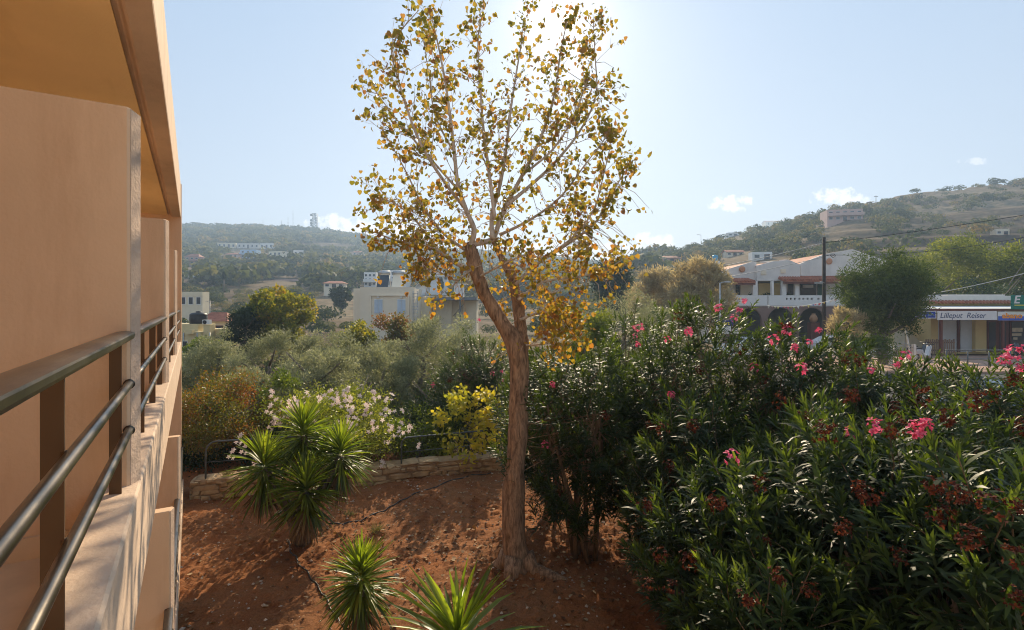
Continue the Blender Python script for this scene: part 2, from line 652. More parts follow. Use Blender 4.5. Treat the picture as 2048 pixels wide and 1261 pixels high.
LM_OLIVE = leafmat('olive_leaf', [(0, (.12, .13, .07)), (.5, (.25, .26, .15)), (1, (.46, .46, .30))], 0.5, 0.48, .3, (1.1, 1.1, .8))
LM_HIB = leafmat('green_leaf', [(0, (.05, .08, .014)), (.5, (.11, .15, .025)), (1, (.22, .25, .05))], 0.42, 0.5, .4, (1.6, 1.6, .5))
LM_PALEPINK = leafmat('pale_pink_petal', [(0, (.74, .56, .54)), (1, (.85, .77, .70))], 0.6, 0.45, .2, (1, 1, 1))
LM_HIBY = leafmat('yellowish_leaf', [(0, (.08, .11, .02)), (.5, (.19, .22, .04)), (1, (.36, .36, .09))], .42, .5, .35, (1.5, 1.45, .55))
LM_RED = leafmat('reddening_leaf', [(0, (0.065, 0.091, 0.018)), (.4, (0.130, 0.143, 0.026)), (.7, (0.221, 0.104, 0.033)), (1, (0.286, 0.085, 0.039))], .45, 0.5, .35, (1.5, 1.2, .5))
LM_MULB = leafmat('mulberry_leaf', [(0, (0.069, 0.094, 0.015)), (.5, (0.175, 0.188, 0.025)), (.85, (0.325, 0.263, 0.037)), (1, (0.450, 0.200, 0.037))], .5, 0.55, .3, (1.5, 1.4, .5))
LM_YELLOW = leafmat('yellow_leaf', [(0, (.24, .27, .04)), (.5, (.48, .43, .06)), (1, (.60, .48, .08))], 0.45, 0.55, .3, (1.3, 1.2, .5))
LM_DARK = leafmat('dark_needle', [(0, (0.021, 0.036, 0.021)), (.6, (0.039, 0.065, 0.029)), (1, (0.072, 0.098, 0.036))], .6, 0.3, .2)
LM_TAMARISK = leafmat('tamarisk_spray', [(0, (.035, .056, .015)), (.5, (.075, .11, .024)), (1, (.18, .21, .055))], .7, .38, .15, (1.3, 1.3, .7))
LM_TAMDRY = leafmat('dry_tamarisk', [(0, (.24, .20, .12)), (.5, (.44, .37, .22)), (1, (.62, .53, .34))], 0.75, 0.5, .15, (1.2, 1.1, .8))
LM_PINE = leafmat('pine_clump', [(0, (.07, .10, .02)), (.5, (.16, .20, .03)), (1, (.30, .31, .05))], 0.6, 0.45, .2, (1.4, 1.3, .6))
LM_SCRUB = leafmat('hill_scrub', [(0, (.03, .046, .018)), (.5, (.08, .095, .034)), (.85, (.16, .155, .055)), (1, (.26, .18, .08))], 0.75, 0.38, .15, (1.2, 1.2, .7))
LM_LITTER = leafmat('dry_leaf', [(0, (.10, .045, .02)), (.5, (.24, .13, .06)), (1, (.46, .33, .19))], 0.8, 0.2, .2)
LM_GRASS = leafmat('dry_grass', [(0, (.10, .11, .04)), (1, (.32, .27, .13))], .8, .3, .2)

# ================================================================== SETTING: ground
def ground_mat():
    m, nt, b = nodes('terrain_ground')
    N, L = nt.nodes.new, nt.links.new
    tc = N('ShaderNodeTexCoord')
    n1 = N('ShaderNodeTexNoise')
    n1.inputs['Scale'].default_value = .035
    n1.inputs['Detail'].default_value = 8
    n1.inputs['Roughness'].default_value = .65
    mp = N('ShaderNodeMapping')
    mp.inputs['Scale'].default_value = (.35, .35, 3.2)
    L(tc.outputs['Object'], mp.inputs[0])
    L(mp.outputs[0], n1.inputs['Vector'])
    n2 = N('ShaderNodeTexNoise')
    n2.inputs['Scale'].default_value = .6
    n2.inputs['Detail'].default_value = 8
    L(tc.outputs['Object'], n2.inputs['Vector'])
    rp = N('ShaderNodeValToRGB')
    e = rp.color_ramp.elements
    e.new(.5)
    e[0].position, e[1].position, e[2].position = .38, .5, .62
    e[0].color, e[1].color, e[2].color = (.085, .055, .034, 1), (.155, .108, .062, 1), (.225, .175, .115, 1)
    L(n1.outputs['Fac'], rp.inputs[0])
    r2 = N('ShaderNodeValToRGB')
    r2.color_ramp.elements[0].position, r2.color_ramp.elements[1].position = .35, .65
    r2.color_ramp.elements[0].color, r2.color_ramp.elements[1].color = (.55, .6, .5, 1), (1.1, 1.05, 1, 1)
    L(n2.outputs['Fac'], r2.inputs[0])
    mu = N('ShaderNodeMixRGB')
    mu.blend_type = 'MULTIPLY'
    mu.inputs[0].default_value = 1
    L(rp.outputs[0], mu.inputs[1])
    L(r2.outputs[0], mu.inputs[2])
    L(mu.outputs[0], b.inputs['Base Color'])
    b.inputs['Roughness'].default_value = 1
    b.inputs['Specular IOR Level'].default_value = .1
    return m


def grid_mesh(name, X, Yv, Z, wrap=False):
    n, k = X.shape
    V = np.stack([X.ravel(), Yv.ravel(), Z.ravel()], 1)
    i, j = np.meshgrid(np.arange(n - 1), np.arange(k if wrap else k - 1), indexing='ij')
    jn = (j + 1) % k
    fs = np.stack([i * k + j, i * k + jn, (i + 1) * k + jn, (i + 1) * k + j], -1).reshape(-1, 4)
    me = bpy.data.meshes.new(name)
    me.vertices.add(len(V))
    me.vertices.foreach_set('co', V.astype(np.float32).ravel())
    me.loops.add(fs.size)
    me.loops.foreach_set('vertex_index', fs.astype(np.int32).ravel())
    me.polygons.add(len(fs))
    me.polygons.foreach_set('loop_start', np.arange(0, fs.size, 4, dtype=np.int32))
    me.polygons.foreach_set('use_smooth', np.ones(len(fs), bool))
    me.update(calc_edges=True)
    return me


rad = np.concatenate([np.linspace(.5, 60, 100), np.geomspace(61, 1500, 230)])
ang = np.concatenate([np.linspace(-60, 60, 420), np.linspace(62, 298, 80)])
RR, AA = np.meshgrid(rad, np.radians(ang), indexing='ij')
GX, GY = RR * np.sin(AA), RR * np.cos(AA)
GZ = terrain(GX.ravel(), GY.ravel()).reshape(GX.shape)
me = grid_mesh('ground', GX, GY, GZ - .03, True)
me.flip_normals()
me.materials.append(ground_mat())
tag(link('ground', me), kind='structure')


def soil_mat():
    m, nt, b = nodes('red_soil')
    N, L = nt.nodes.new, nt.links.new
    tc = N('ShaderNodeTexCoord')
    n1 = N('ShaderNodeTexNoise')
    n1.inputs['Scale'].default_value = 1.1
    n1.inputs['Detail'].default_value = 10
    n1.inputs['Roughness'].default_value = .7
    L(tc.outputs['Object'], n1.inputs['Vector'])
    rp = N('ShaderNodeValToRGB')
    e = rp.color_ramp.elements
    e[0].position, e[1].position = .35, .66
    e[0].color, e[1].color = (.205, .073, .025, 1), (.50, .215, .088, 1)
    L(n1.outputs['Fac'], rp.inputs[0])
    n3 = N('ShaderNodeTexNoise')
    n3.inputs['Scale'].default_value = .55
    n3.inputs['Detail'].default_value = 9
    n3.inputs['Roughness'].default_value = .72
    L(tc.outputs['Object'], n3.inputs['Vector'])
    r3 = N('ShaderNodeValToRGB')
    r3.color_ramp.elements[0].position, r3.color_ramp.elements[1].position = .44, .62
    r3.color_ramp.elements[0].color, r3.color_ramp.elements[1].color = (0, 0, 0, 1), (.75, .75, .75, 1)
    L(n3.outputs['Fac'], r3.inputs[0])
    hum = N('ShaderNodeMixRGB')
    L(r3.outputs[0], hum.inputs[0])
    L(rp.outputs[0], hum.inputs[1])
    hum.inputs[2].default_value = (.17, .085, .042, 1)
    n2 = N('ShaderNodeTexNoise')
    n2.inputs['Scale'].default_value = 42
    n2.inputs['Detail'].default_value = 8
    n2.inputs['Roughness'].default_value = .75
    L(tc.outputs['Object'], n2.inputs['Vector'])
    r2 = N('ShaderNodeValToRGB')
    r2.color_ramp.elements[0].position, r2.color_ramp.elements[1].position = .33, .62
    r2.color_ramp.elements[0].color, r2.color_ramp.elements[1].color = (.62, .58, .55, 1), (1.15, 1.15, 1.12, 1)
    L(n2.outputs['Fac'], r2.inputs[0])
    mu = N('ShaderNodeMixRGB')
    mu.blend_type = 'MULTIPLY'
    mu.inputs[0].default_value = 1
    L(hum.outputs[0], mu.inputs[1])
    L(r2.outputs[0], mu.inputs[2])
    L(mu.outputs[0], b.inputs['Base Color'])
    b.inputs['Roughness'].default_value = .95
    b.inputs['Specular IOR Level'].default_value = .15
    bp = N('ShaderNodeBump')
    bp.inputs['Strength'].default_value = 1.0
    bp.inputs['Distance'].default_value = .03
    L(n2.outputs['Fac'], bp.inputs['Height'])
    L(bp.outputs[0], b.inputs['Normal'])
    return m


sx, sy = np.linspace(-9, 9.5, 420), np.linspace(2.5, 14.2, 300)
SX, SY = np.meshgrid(sx, sy, indexing='ij')


def soil_z(x, y):
    P = np.stack([x, y, 0 * x], 1)
    z = .07 * fbm(P * .55, 3, 21) + .022 * fbm(P * 2.8, 2, 31)
    c = fbm(P * 9, 3, 41)
    z = z + .042 * np.clip(c, 0, None) ** 1.3 + .022 * fbm(P * 22, 2, 51)
    return z + .06


SZ = soil_z(SX.ravel(), SY.ravel()).reshape(SX.shape)
me = grid_mesh('garden_soil', SX, SY, SZ)
me.flip_normals()
me.materials.append(soil_mat())
tag(link('garden_soil', me), kind='structure')


def soil_at(p):
    return float(soil_z(np.array([p[0]]), np.array([p[1]]))[0])


# pebbles and fallen leaves: nobody could count them
g = np.random.default_rng(3)
n = 2600
px_ = g.uniform(-7, 5, n)
py_ = g.uniform(4.5, 13, n)
pz = soil_z(px_, py_)
mb_v, mb_f = [], []
base = np.array([(1, 0, 0), (-1, 0, 0), (0, 1, 0), (0, -1, 0), (0, 0, .7), (0, 0, -.5)], float)
octf = np.array([(0, 2, 4), (2, 1, 4), (1, 3, 4), (3, 0, 4), (2, 0, 5), (1, 2, 5), (3, 1, 5), (0, 3, 5)])
siz = g.gamma(2.0, .006, n) + .004
for k in range(n):
    a = g.uniform(0, 6.28)
    q = base * siz[k] * g.uniform(.6, 1.4, (6, 3))
    q = q @ np.array([[math.cos(a), -math.sin(a), 0], [math.sin(a), math.cos(a), 0], [0, 0, 1]])
    mb_f.append(octf + 6 * k)
    mb_v.append(q + (px_[k], py_[k], pz[k] + siz[k] * .25))
me = bpy.data.meshes.new('pebbles')
me.from_pydata(np.concatenate(mb_v).tolist(), [], np.concatenate(mb_f).tolist())
me.materials.append(mat('pale_pebble', (.42, .33, .25), .9, .35, 9))
tag(link('pebbles', me), 'pale pebbles scattered over the red garden soil', kind='stuff')

lt = Leaves('heart')
n = 2300
px_, py_ = g.normal(.5, 2.7, n), g.normal(8.3, 1.9, n)
ok = (py_ > 4.6) & (py_ < 12.6)
px_, py_ = px_[ok], py_[ok]
n = len(px_)
P = np.stack([px_, py_, soil_z(px_, py_) + .014], 1)
D = g.normal(size=(n, 3)) * (1, 1, .22)
lt.add(P, D, np.array([[0, 0, 1.]]) + .35 * g.normal(size=(n, 3)), g.uniform(.03, .085, n), g.uniform(.025, .07, n), g.uniform(0, 1, n))
tag(lt.build('leaf_litter', LM_LITTER), 'dry fallen leaves strewn on the soil under the tree', kind='stuff')

# road and pavement beyond the hedge
ROAD_Z, PAVE_Z = .5, .63


def strip(name, pts, z, material, thick=0.0):
    mb = MB()
    poly = [(p[0], p[1]) for p in pts]
    if thick:
        mb.prism(poly, 'z', z - thick, z)
    else:
        mb.add([(x, y, z) for x, y in poly], [tuple(range(len(poly)))])
    return tag(mb.build(name, material), kind='structure')


strip('road', [(9.2, 13), (60, 13), (60, 27.4), (13.5, 27.4)], ROAD_Z + .012, mat('asphalt', (.055, .054, .052), .9, .2, 1.5, .5, 60))
strip('pavement', [(14.5, 27.4), (60, 27.4), (60, 36.0), (14.5, 36.0)], PAVE_Z, mat('paving', (.40, .25, .18), .85, .12, 1.2, .2, 30), .5)
for k in range(6):
    mb = MB()
    mb.box(16 + k * 7, 19.5 + k * 7, 20.2, 20.33, ROAD_Z + .016, ROAD_Z + .02)
    tag(mb.build('road_marking', M_WHITE), kind='structure')

# ================================================================== HOTEL at the left
AZ = math.atan2(640, 1024)
hotel = thing('hotel_building', 'apricot plastered hotel facade with a row of railed balconies and tall dividing walls', 'building', (0, 0, H), PI / 2 + AZ)
P0, TEND = .217, 13.2
TD = [-.67, 2.80, 6.27, 9.73]
ZF, ZLEDGE, ZSOF = -1.04, -.80, 1.92
PBACK = 2.1


def divider(t, z0, z1, pout, name='divider'):
    th = .13
    # plan polygon (t, p): the free end is cut at a slight slant and rounded
    near, far = pout + .028, pout
    poly = [(t, PBACK), (t, near + .012), (t + .012, near), (t + th * .75, far + .002), (t + th, far + .014), (t + th, PBACK)]
    mb = MB()
    n = len(poly)
    zs = [z0, z1 - .006, z1]
    vs = [(a, b, z) for z in zs[:2] for a, b in poly]
    ins = [(a + (.004 if i in (0, 1, 2) else -.004), b + (.003 if i in (1, 2, 3, 4) else 0), z1) for i, (a, b) in enumerate(poly)]
    vs += ins
    fs = [tuple(range(n - 1, -1, -1)), tuple(range(2 * n, 3 * n))]
    for l in range(2):
        fs += [(l * n + i, l * n + (i + 1) % n, (l + 1) * n + (i + 1) % n, (l + 1) * n + i) for i in range(n)]
    mb.add(vs, fs)
    o = mb.build(name, M_STUCCO, hotel)
    # worn grey plaster rim along the free end, a thin skin 3 mm proud
    rim = [(t + .008, near + .010), (t + .012, near - .003), (t + th * .75, far - .003), (t + th + .003, far + .012), (t + th + .003, far + .03), (t + th * .75, far + .01), (t + .02, near + .01)]
    mr = MB()
    mr.prism(rim, 'z', z0 + .001, z1 - .0055)
    mr.build('rim', M_EDGE, o)
    return o


for t in TD:
    divider(t, ZF, .87, P0 - .014)
    divider(t, ZF - 2.97, -2.10, .158)


def railing(t0, t1, posts, zoff=0.0, pout=P0):
    rl = link('railing', None, hotel)
    # handrail: wide cap with a crowned top and a small lip below
    prof = [(pout, -.148), (pout - .004, -.139), (pout - .004, -.126)]
    for k in range(9):
        s = k / 8
        prof.append((pout - .002 + s * .072, -.121 + .006 * math.sin(PI * s)))
    prof += [(pout + .074, -.130), (pout + .066, -.139), (pout + .066, -.143), (pout + .01, -.143)]
    mb = MB()
    mb.prism([(p, z + zoff) for p, z in prof], 'x', t0, t1)
    hr = mb.build('handrail', M_BRONZE, rl)
    mb = MB()
    mb.prism([(pout + .018, -.156 + zoff), (pout + .05, -.156 + zoff), (pout + .05, -.1432 + zoff), (pout + .018, -.1432 + zoff)], 'x', t0, t1)
    mb.build('under_strip', M_BRONZE_FLAT, rl)
    for z in (-.348, -.551):
        mb = MB()
        pr = pout + .017
        mb.tube([(t, pr, z + zoff) for t in np.linspace(t0, t1, 8)], .0165, 14)
        for te in (t0 + .0005, t1 - .0075):
            mb.tube([(te, pr, z + zoff), (te + .007, pr, z + zoff)], .022, 14)
        mb.build('rail', M_BRONZE, rl)
    for tp in posts:
        mb = MB()
        mb.box(tp - .006, tp + .006, pout + .034, pout + .076, ZLEDGE + zoff, -.1562 + zoff)
        for z in (-.348, -.551):
            mb.tube([(tp, pout + .028, z + zoff), (tp, pout + .04, z + zoff)], .010, 8)
        mb.build('post', M_BRONZE_FLAT, rl)
    return rl


railing(-.53, 2.80, (-.45, .42, 1.56, 2.70))
railing(2.94, 6.27, (3.05, 3.92, 5.06, 6.18))
railing(6.41, 9.73, (6.5, 7.4, 8.5, 9.63))
railing(9.87, TEND, (9.97, 10.9, 12.0, 13.05))
for a, b in ((-.53, 2.8), (2.94, 6.27), (6.41, 9.73), (9.87, TEND)):
    railing(a, b, (a + .1, a + 1.2, b - 1.1, b - .1), -2.97, .165)

# slabs with their upstands
mb = MB()
mb.prism([(.196, -1.29), (PBACK, -1.29), (PBACK, ZF), (.345, ZF), (.345, ZLEDGE + .008), (.335, ZLEDGE + .014), (.205, ZLEDGE), (.196, ZLEDGE - .012)], 'x', -3, TEND)
mb.build('balcony_slab', M_STUCCO_OUT, hotel)
mb = MB()
mb.box(-3, TEND, .349, PBACK - .01, ZF, ZF + .012)
mb.build('balcony_floor', M_TILE_FLOOR, hotel)
for t in TD[1:]:
    mb = MB()
    mb.box(t - .02, t - .002, .352, PBACK - .02, ZF + .012, ZF + .10)
    mb.build('skirting', M_TILE_FLOOR, hotel)
mb = MB()
mb.prism([(.157, -4.3), (PBACK, -4.3), (PBACK, ZF - 2.97), (.30, ZF - 2.97), (.30, -3.77), (.165, -3.78), (.157, -3.79)], 'x', -3, TEND)
mb.build('lower_slab', M_STUCCO_OUT, hotel)
# roof slab: soffit, drip groove and edge beam
mb = MB()
mb.prism([(.44, ZSOF), (PBACK + .3, ZSOF), (PBACK + .3, ZSOF + .5), (.44, ZSOF + .5)], 'x', -3, TEND)
mb.build('soffit', M_SOFFIT, hotel)
mb = MB()
prof = [(.212, ZSOF - .03), (.206, ZSOF - .02), (.206, 2.60), (.44, 2.60), (.44, ZSOF + .02)]
for k in range(7):
    s = k / 6
    prof.append((.436 - .06 * s, ZSOF + .012 * math.cos(PI * s) - .006 + .045 * math.sin(PI * s)))
prof += [(.372, ZSOF - .022), (.355, ZSOF - .032)]
mb.prism(prof, 'x', -3, TEND)
mb.build('roof_edge', M_STUCCO_OUT, hotel)
mb = MB()
mb.prism([(.200, -4.3), (.192, -4.29), (.192, 2.615), (PBACK + .3, 2.615), (PBACK + .3, -4.3)], 'x', TEND, TEND + .22)
mb.build('end_wall', M_STUCCO, hotel)
mb = MB()
mb.box(-3, TEND, PBACK, PBACK + .25, -4.3, ZSOF)
mb.build('back_wall', M_STUCCO, hotel)
for zz in (0, -2.97):
    for t in TD:
        mb = MB()
        mb.box(t + 1.3, t + 2.5, PBACK - .05, PBACK - .004, ZF + .012 + zz, 1.05 + zz)
        mb.box(t + 1.3, t + 2.5, PBACK - .06, PBACK - .05, ZF + .012 + zz, ZF + .09 + zz)
        d = mb.build('balcony_door', M_BRONZE_FLAT, hotel)
        mb = MB()
        for a in (1.36, 1.93):
            mb.box(t + a, t + a + .51, PBACK - .056, PBACK - .0505, ZF + .13 + zz, .97 + zz)
        mb.build('pane', M_GLASS, d)

# unseen paved court and white wing, added to bounce sunlight onto the balconies
mb = MB()
mb.prism([(-30, -26), (30, -26), (30, 1.5), (-30, 1.5)], 'z', -.4, .02)
tag(mb.build('bounce_court', mat('pale_paving', (.55, .50, .43), .9, .08, 1.2)), kind='structure')
mb = MB()
mb.prism([(-9.2, 1.5), (.6, 1.5), (.6, 5.0), (-9.2, 5.0)], 'z', -.3, .21)
tag(mb.build('terrace', mat('bounce_terrace_paving', (.58, .52, .44), .9, .08, 1.2)), kind='structure')  # unseen raised paving, added to throw light up at the soffit
wg = thing('bounce_wing', 'unseen white plastered block, added behind the camera to bounce sunlight onto the hotel', 'building', (0, -20, 0))
mb = MB()
mb.box(-26, 26, -10, 0, -.3, 9.5)
mb.box(-26, 26, -10, .3, 9.5002, 9.9)
mb.build('wall', M_WHITE, wg)
for zz in (1.0, 4.2, 7.0):
    for k in range(9):
        mb = MB()
        mb.box(-23.6 + k * 5.6, -22.0 + k * 5.6, .003, .09, zz, zz + 1.5)
        f = mb.build('window', M_BRONZE_FLAT, wg)
        mb = MB()
        mb.box(-23.5 + k * 5.6, -22.1 + k * 5.6, .0902, .1, zz + .1, zz + 1.4)
        mb.build('pane', M_GLASS, f)

# ================================================================== GARDEN: stone wall, pipe railing, hose
M_STONE = mat('yellow_stone', (.38, .24, .12), .9, .22, 5, .8, 26, col2=(.52, .38, .22))
M_MORTAR = mat('wall_mortar', (.33, .22, .12), .95, .2, 8, .5, 40)
wall_pts = [G(386, 1004), G(500, 992), G(730, 976), G(860, 962), G(985, 950), G(1110, 946)]
wall_h = .42
sw = thing('stone_wall', 'low dry stone garden wall of yellowish rubble with a mortared top', 'wall', (0, 0, 0))
mb = MB()
core = []
for i, p in enumerate(wall_pts):
    a = wall_pts[max(i - 1, 0)]
    b = wall_pts[min(i + 1, len(wall_pts) - 1)]
    nrm = Vector((-(b - a).y, (b - a).x, 0)).normalized()
    core.append((p + nrm * .04, p + nrm * .43))
vs, fs = [], []
for a, b in core:
    vs += [(a.x, a.y, -.1), (a.x, a.y, wall_h), (b.x, b.y, wall_h + .02), (b.x, b.y, -.1)]
for i in range(len(core) - 1):
    for k in range(4):
        fs.append((i * 4 + k, i * 4 + (k + 1) % 4, i * 4 + 4 + (k + 1) % 4, i * 4 + 4 + k))
fs += [(3, 2, 1, 0), tuple(len(core) * 4 - 4 + k for k in range(4))]
mb.add(vs, fs)
mb.build('mortar_core', M_MORTAR, sw)
mb = MB()
g = np.random.default_rng(8)


def stone(c, sx_, sy_, sz_, ax, g):
    """one squared rubble stone: a chamfered block with uneven corners; ax is the wall's direction"""
    nx = Vector((-ax.y, ax.x, 0))
    pts = []
    for z in (-1, -.7, .7, 1):
        k = .78 if abs(z) == 1 else 1.0
        for (a, b) in ((-1, -.8), (-.8, -1), (.8, -1), (1, -.8), (1, .8), (.8, 1), (-.8, 1), (-1, .8)):
            j = g.normal(0, .085, 3)
            pts.append(c + ax * ((a * k + j[0]) * sx_) + nx * ((b * k + j[1]) * sy_) + Vector((0, 0, (z + j[2]) * sz_)))
    fs = []
    for l in range(3):
        for k in range(8):
            fs.append((l * 8 + k, l * 8 + (k + 1) % 8, l * 8 + 8 + (k + 1) % 8, l * 8 + 8 + k))
    fs += [tuple(range(7, -1, -1)), tuple(range(24, 32))]
    mb.add(pts, fs)


for i in range(len(wall_pts) - 1):
    a, b = wall_pts[i], wall_pts[i + 1]
    ax = (b - a).normalized()
    nx = Vector((-ax.y, ax.x, 0))
    ln = (b - a).length
    z = .0
    for row in range(4):
        hgt = g.uniform(.10, .17) if row < 3 else .07
        z2 = min(z + hgt, wall_h + .03) if row < 3 else z + hgt
        s = g.uniform(-.1, 0)
        while s < ln:
            w = g.choice([.13, .2, .28, .38, .5]) * g.uniform(.85, 1.15)
            hh = (z2 - z) * g.uniform(.7, 1.02) / 2
            for (off, dep) in ((.05, .07), (.42, .06)) if row < 3 else ((.23, .23),):
                stone(a + ax * min(max(s + w / 2, .02), ln) + nx * off + Vector((0, 0, (z + z2) / 2 + g.normal(0, .012))), w * g.uniform(.40, .48), dep, hh, (ax + Vector((0, 0, g.normal(0, .06)))).normalized(), g)
            s += w
        z = z2
    if i == 0:
        for zz in (.08, .21, .34):
            stone(a + nx * .23 - ax * .02 + Vector((0, 0, zz)), .06, .19, .06, ax, g)
mb.build('stones', M_STONE, sw)


def pipe_railing(a, b, hgt, label, curve=.22):
    d = (b - a).normalized()
    t = thing('pipe_railing', label, 'railing', (a.x, a.y, a.z), group='pipe railings on the garden wall')
    pts = [Vector((0, 0, 0)), Vector((0, 0, hgt - curve))]
    for k in range(1, 7):
        w = k / 6 * PI / 2
        pts.append(Vector((0, 0, hgt - curve)) + d * (curve * (1 - math.cos(w))) + Vector((0, 0, curve * math.sin(w))))
    ln = (b - a).length
    pts.append(d * (ln - curve) + Vector((0, 0, hgt)))
    mb = MB()
    mb.tube(pts, .02, 10)
    mb.build('pipe', M_STEEL_GREY, t)
    mb = MB()
    mb.tube([d * (ln - curve - .02), d * (ln - curve - .02) + Vector((0, 0, hgt - .018))], .018, 10)
    mb.build('post', M_STEEL_GREY, t)
    mb = MB()
    mb.tube([Vector((0, 0, hgt * .45)), d * (ln - curve - .04) + Vector((0, 0, hgt * .45))], .008, 6)
    mb.build('lower_rail', M_STEEL_GREY, t)


pa = wall_pts[0] + Vector((.15, .2, wall_h))
pb = wall_pts[2] + Vector((-.1, .22, wall_h))
pipe_railing(pa, pb, .80, 'dark grey pipe railing with a bent corner at the hotel end of the stone wall')
pa = wall_pts[2] + Vector((.75, .4, wall_h))
pb = wall_pts[4] + Vector((-.1, .25, wall_h))
pipe_railing(pa, pb, .62, 'dark pipe railing half hidden behind the pink flowered bush and yellow sapling', .15)


def hose(pix, label, r=.013):
    pts = []
    for k in range(len(pix) - 1):
        a, b = G(*pix[k]), G(*pix[k + 1])
        for s in np.linspace(0, 1, 7)[:-1]:
            q = a.lerp(b, s)
            q += Vector((.02 * math.sin(9 * s + k * 2), .02 * math.cos(7 * s + k), 0))
            q.z = soil_at(q) + .012
            pts.append(q)
    mb = MB()
    mb.tube(pts, r, 8)
    tag(mb.build('irrigation_hose', mat('hose_rubber', (.035, .033, .03), .45, .2, 5)), label, 'hose', 'irrigation hoses on the soil')


hose([(575, 1085), (592, 1128), (622, 1160), (645, 1195), (672, 1235), (700, 1275)], 'black irrigation hose running from the big yucca towards the small yucca')
hose([(655, 1054), (720, 1045), (790, 1018), (860, 992), (935, 962), (990, 955)], 'black irrigation hose lying on soil between the big yucca and the stone wall')

# ================================================================== YUCCAS
def rosette(g, n, L, Wd, lo=-.75, hi=1.0, dead=0):
    lv = Leaves('blade')
    u = g.uniform(0, 1, n)
    el = np.arcsin(np.clip(lo + (hi - lo) * u ** .8, -1, .995))
    az = g.uniform(0, 2 * PI, n)
    D = np.stack([np.cos(el) * np.cos(az), np.cos(el) * np.sin(az), np.sin(el)], 1)
    P = D * .03
    P[:, 2] += np.sin(el) * .22 - .05
    N = np.stack([-np.sin(el) * np.cos(az), -np.sin(el) * np.sin(az), np.cos(el)], 1) + .25 * rand_dirs(n, g)
    lv.add(P, D, N, L * g.uniform(.7, 1.08, n) * (1 - .15 * (u > .93)), Wd * g.uniform(.8, 1.15, n), np.clip(.25 + .5 * u + g.normal(0, .18, n), 0, 1), np.clip(.45 * (1 - u) * g.uniform(0, 1.4, n), 0, .6) * (el > -.6))
    return lv


def yucca(label, base, heads, L, Wd, n, trunk_r, seed):
    g = np.random.default_rng(seed)
    base = Vector((base[0], base[1], soil_at(base) - .05))
    root = thing('yucca_plant', label, 'plant', base, group='yuccas in the garden')
    for k, hp in enumerate(heads):
        q = Vector(hp) - base
        mid = Vector((q.x * .35, q.y * .35, q.z * .5))
        st = Vector((q.x * .08, q.y * .08, 0))
        pts = [st, st.lerp(mid, .5), mid, mid.lerp(q, .55), q]
        mb = MB()
        mb.tube(pts, [trunk_r * f for f in (1.25, 1.0, .85, .75, .6)], 10)
        mb.build('trunk', M_BARK_GREY, root)
        lv = rosette(g, n, L, Wd)
        lv.build('leaf_rosette', LM_YUCCA, root, loc=q)
        dn = rosette(g, int(n * .3), L * .8, Wd, -1.0, -.55)
        dn.build('dry_skirt', LM_DRYBLADE, root, loc=q - Vector((0, 0, .12)))
    return root


yb = G(604, 1088)
yucca('tall yucca clump with four green heads standing before the stone wall', yb,
      [W(528, 938, yb.y - .25), W(608, 872, yb.y + .1), W(682, 912, yb.y + .15), W(612, 985, yb.y - .45)], .66, .042, 215, .10, 5)
yucca('small single headed yucca beside the bent hose, its lower blades drooping', G(722, 1300), [W(722, 1165, 6.35)], .52, .036, 230, .07, 6)
yucca('nearest yucca with long wide green blades, cut by the bottom of the photo', G(915, 1440), [W(915, 1300, 5.0)], .90, .060, 95, .08, 7)

# ================================================================== POPLAR
pop = thing('poplar_tree', 'tall half bare poplar with a leaning forked trunk and yellowing leaves against the sun', 'tree', G(1035, 1148))
PB = Vector(pop.location)
YT = PB.y


def limb_pts(pix, dy=0.0, dy0=0.0, sub=5):
    """pixel polyline -> smooth points relative to the tree's base"""
    ctrl = []
    n = len(pix)
    for k, (px, py) in enumerate(pix):
        s = k / max(n - 1, 1)
        ctrl.append(W(px, py, YT + dy0 + (dy - dy0) * s) - PB)
    out = []
    for k in range(n - 1):
        p0, p1, p2, p3 = ctrl[max(k - 1, 0)], ctrl[k], ctrl[k + 1], ctrl[min(k + 2, n - 1)]
        for s in np.linspace(0, 1, sub, endpoint=False):
            out.append(.5 * ((2 * p1) + (-p0 + p2) * s + (2 * p0 - 5 * p1 + 4 * p2 - p3) * s * s + (-p0 + 3 * p1 - 3 * p2 + p3) * s ** 3))
    out.append(ctrl[-1])
    return out


def rad_along(vals, sub=5):
    n = len(vals)
    return list(np.interp(np.linspace(0, n - 1, (n - 1) * sub + 1), range(n), vals))


PXM = YT / F
tv = MB()
trunk_pix = [(1040, 1165), (1036, 1140), (1030, 1090), (1027, 1030), (1029, 960), (1033, 900), (1036, 840), (1038, 780), (1038, 730), (1034, 700), (1022, 672), (1004, 645), (985, 615), (968, 585), (957, 556), (950, 528), (943, 505), (938, 485)]
trunk_r = [46, 36, 28, 25.5, 25, 23, 22, 21.5, 23, 24, 20, 17, 15.5, 15.5, 16, 17, 16, 12]
tv.tube(limb_pts(trunk_pix, .1), rad_along([r * PXM * .86 for r in trunk_r]), 28)
tv.tube(limb_pts([(1036, 730), (1044, 695), (1042, 665), (1039, 640), (1036, 610), (1031, 580), (1022, 552), (1008, 525), (995, 500), (985, 470)], .5, .05), rad_along([r * PXM * .88 for r in (15, 16, 14, 13, 12.5, 12.5, 11, 9, 8, 7)]), 16)
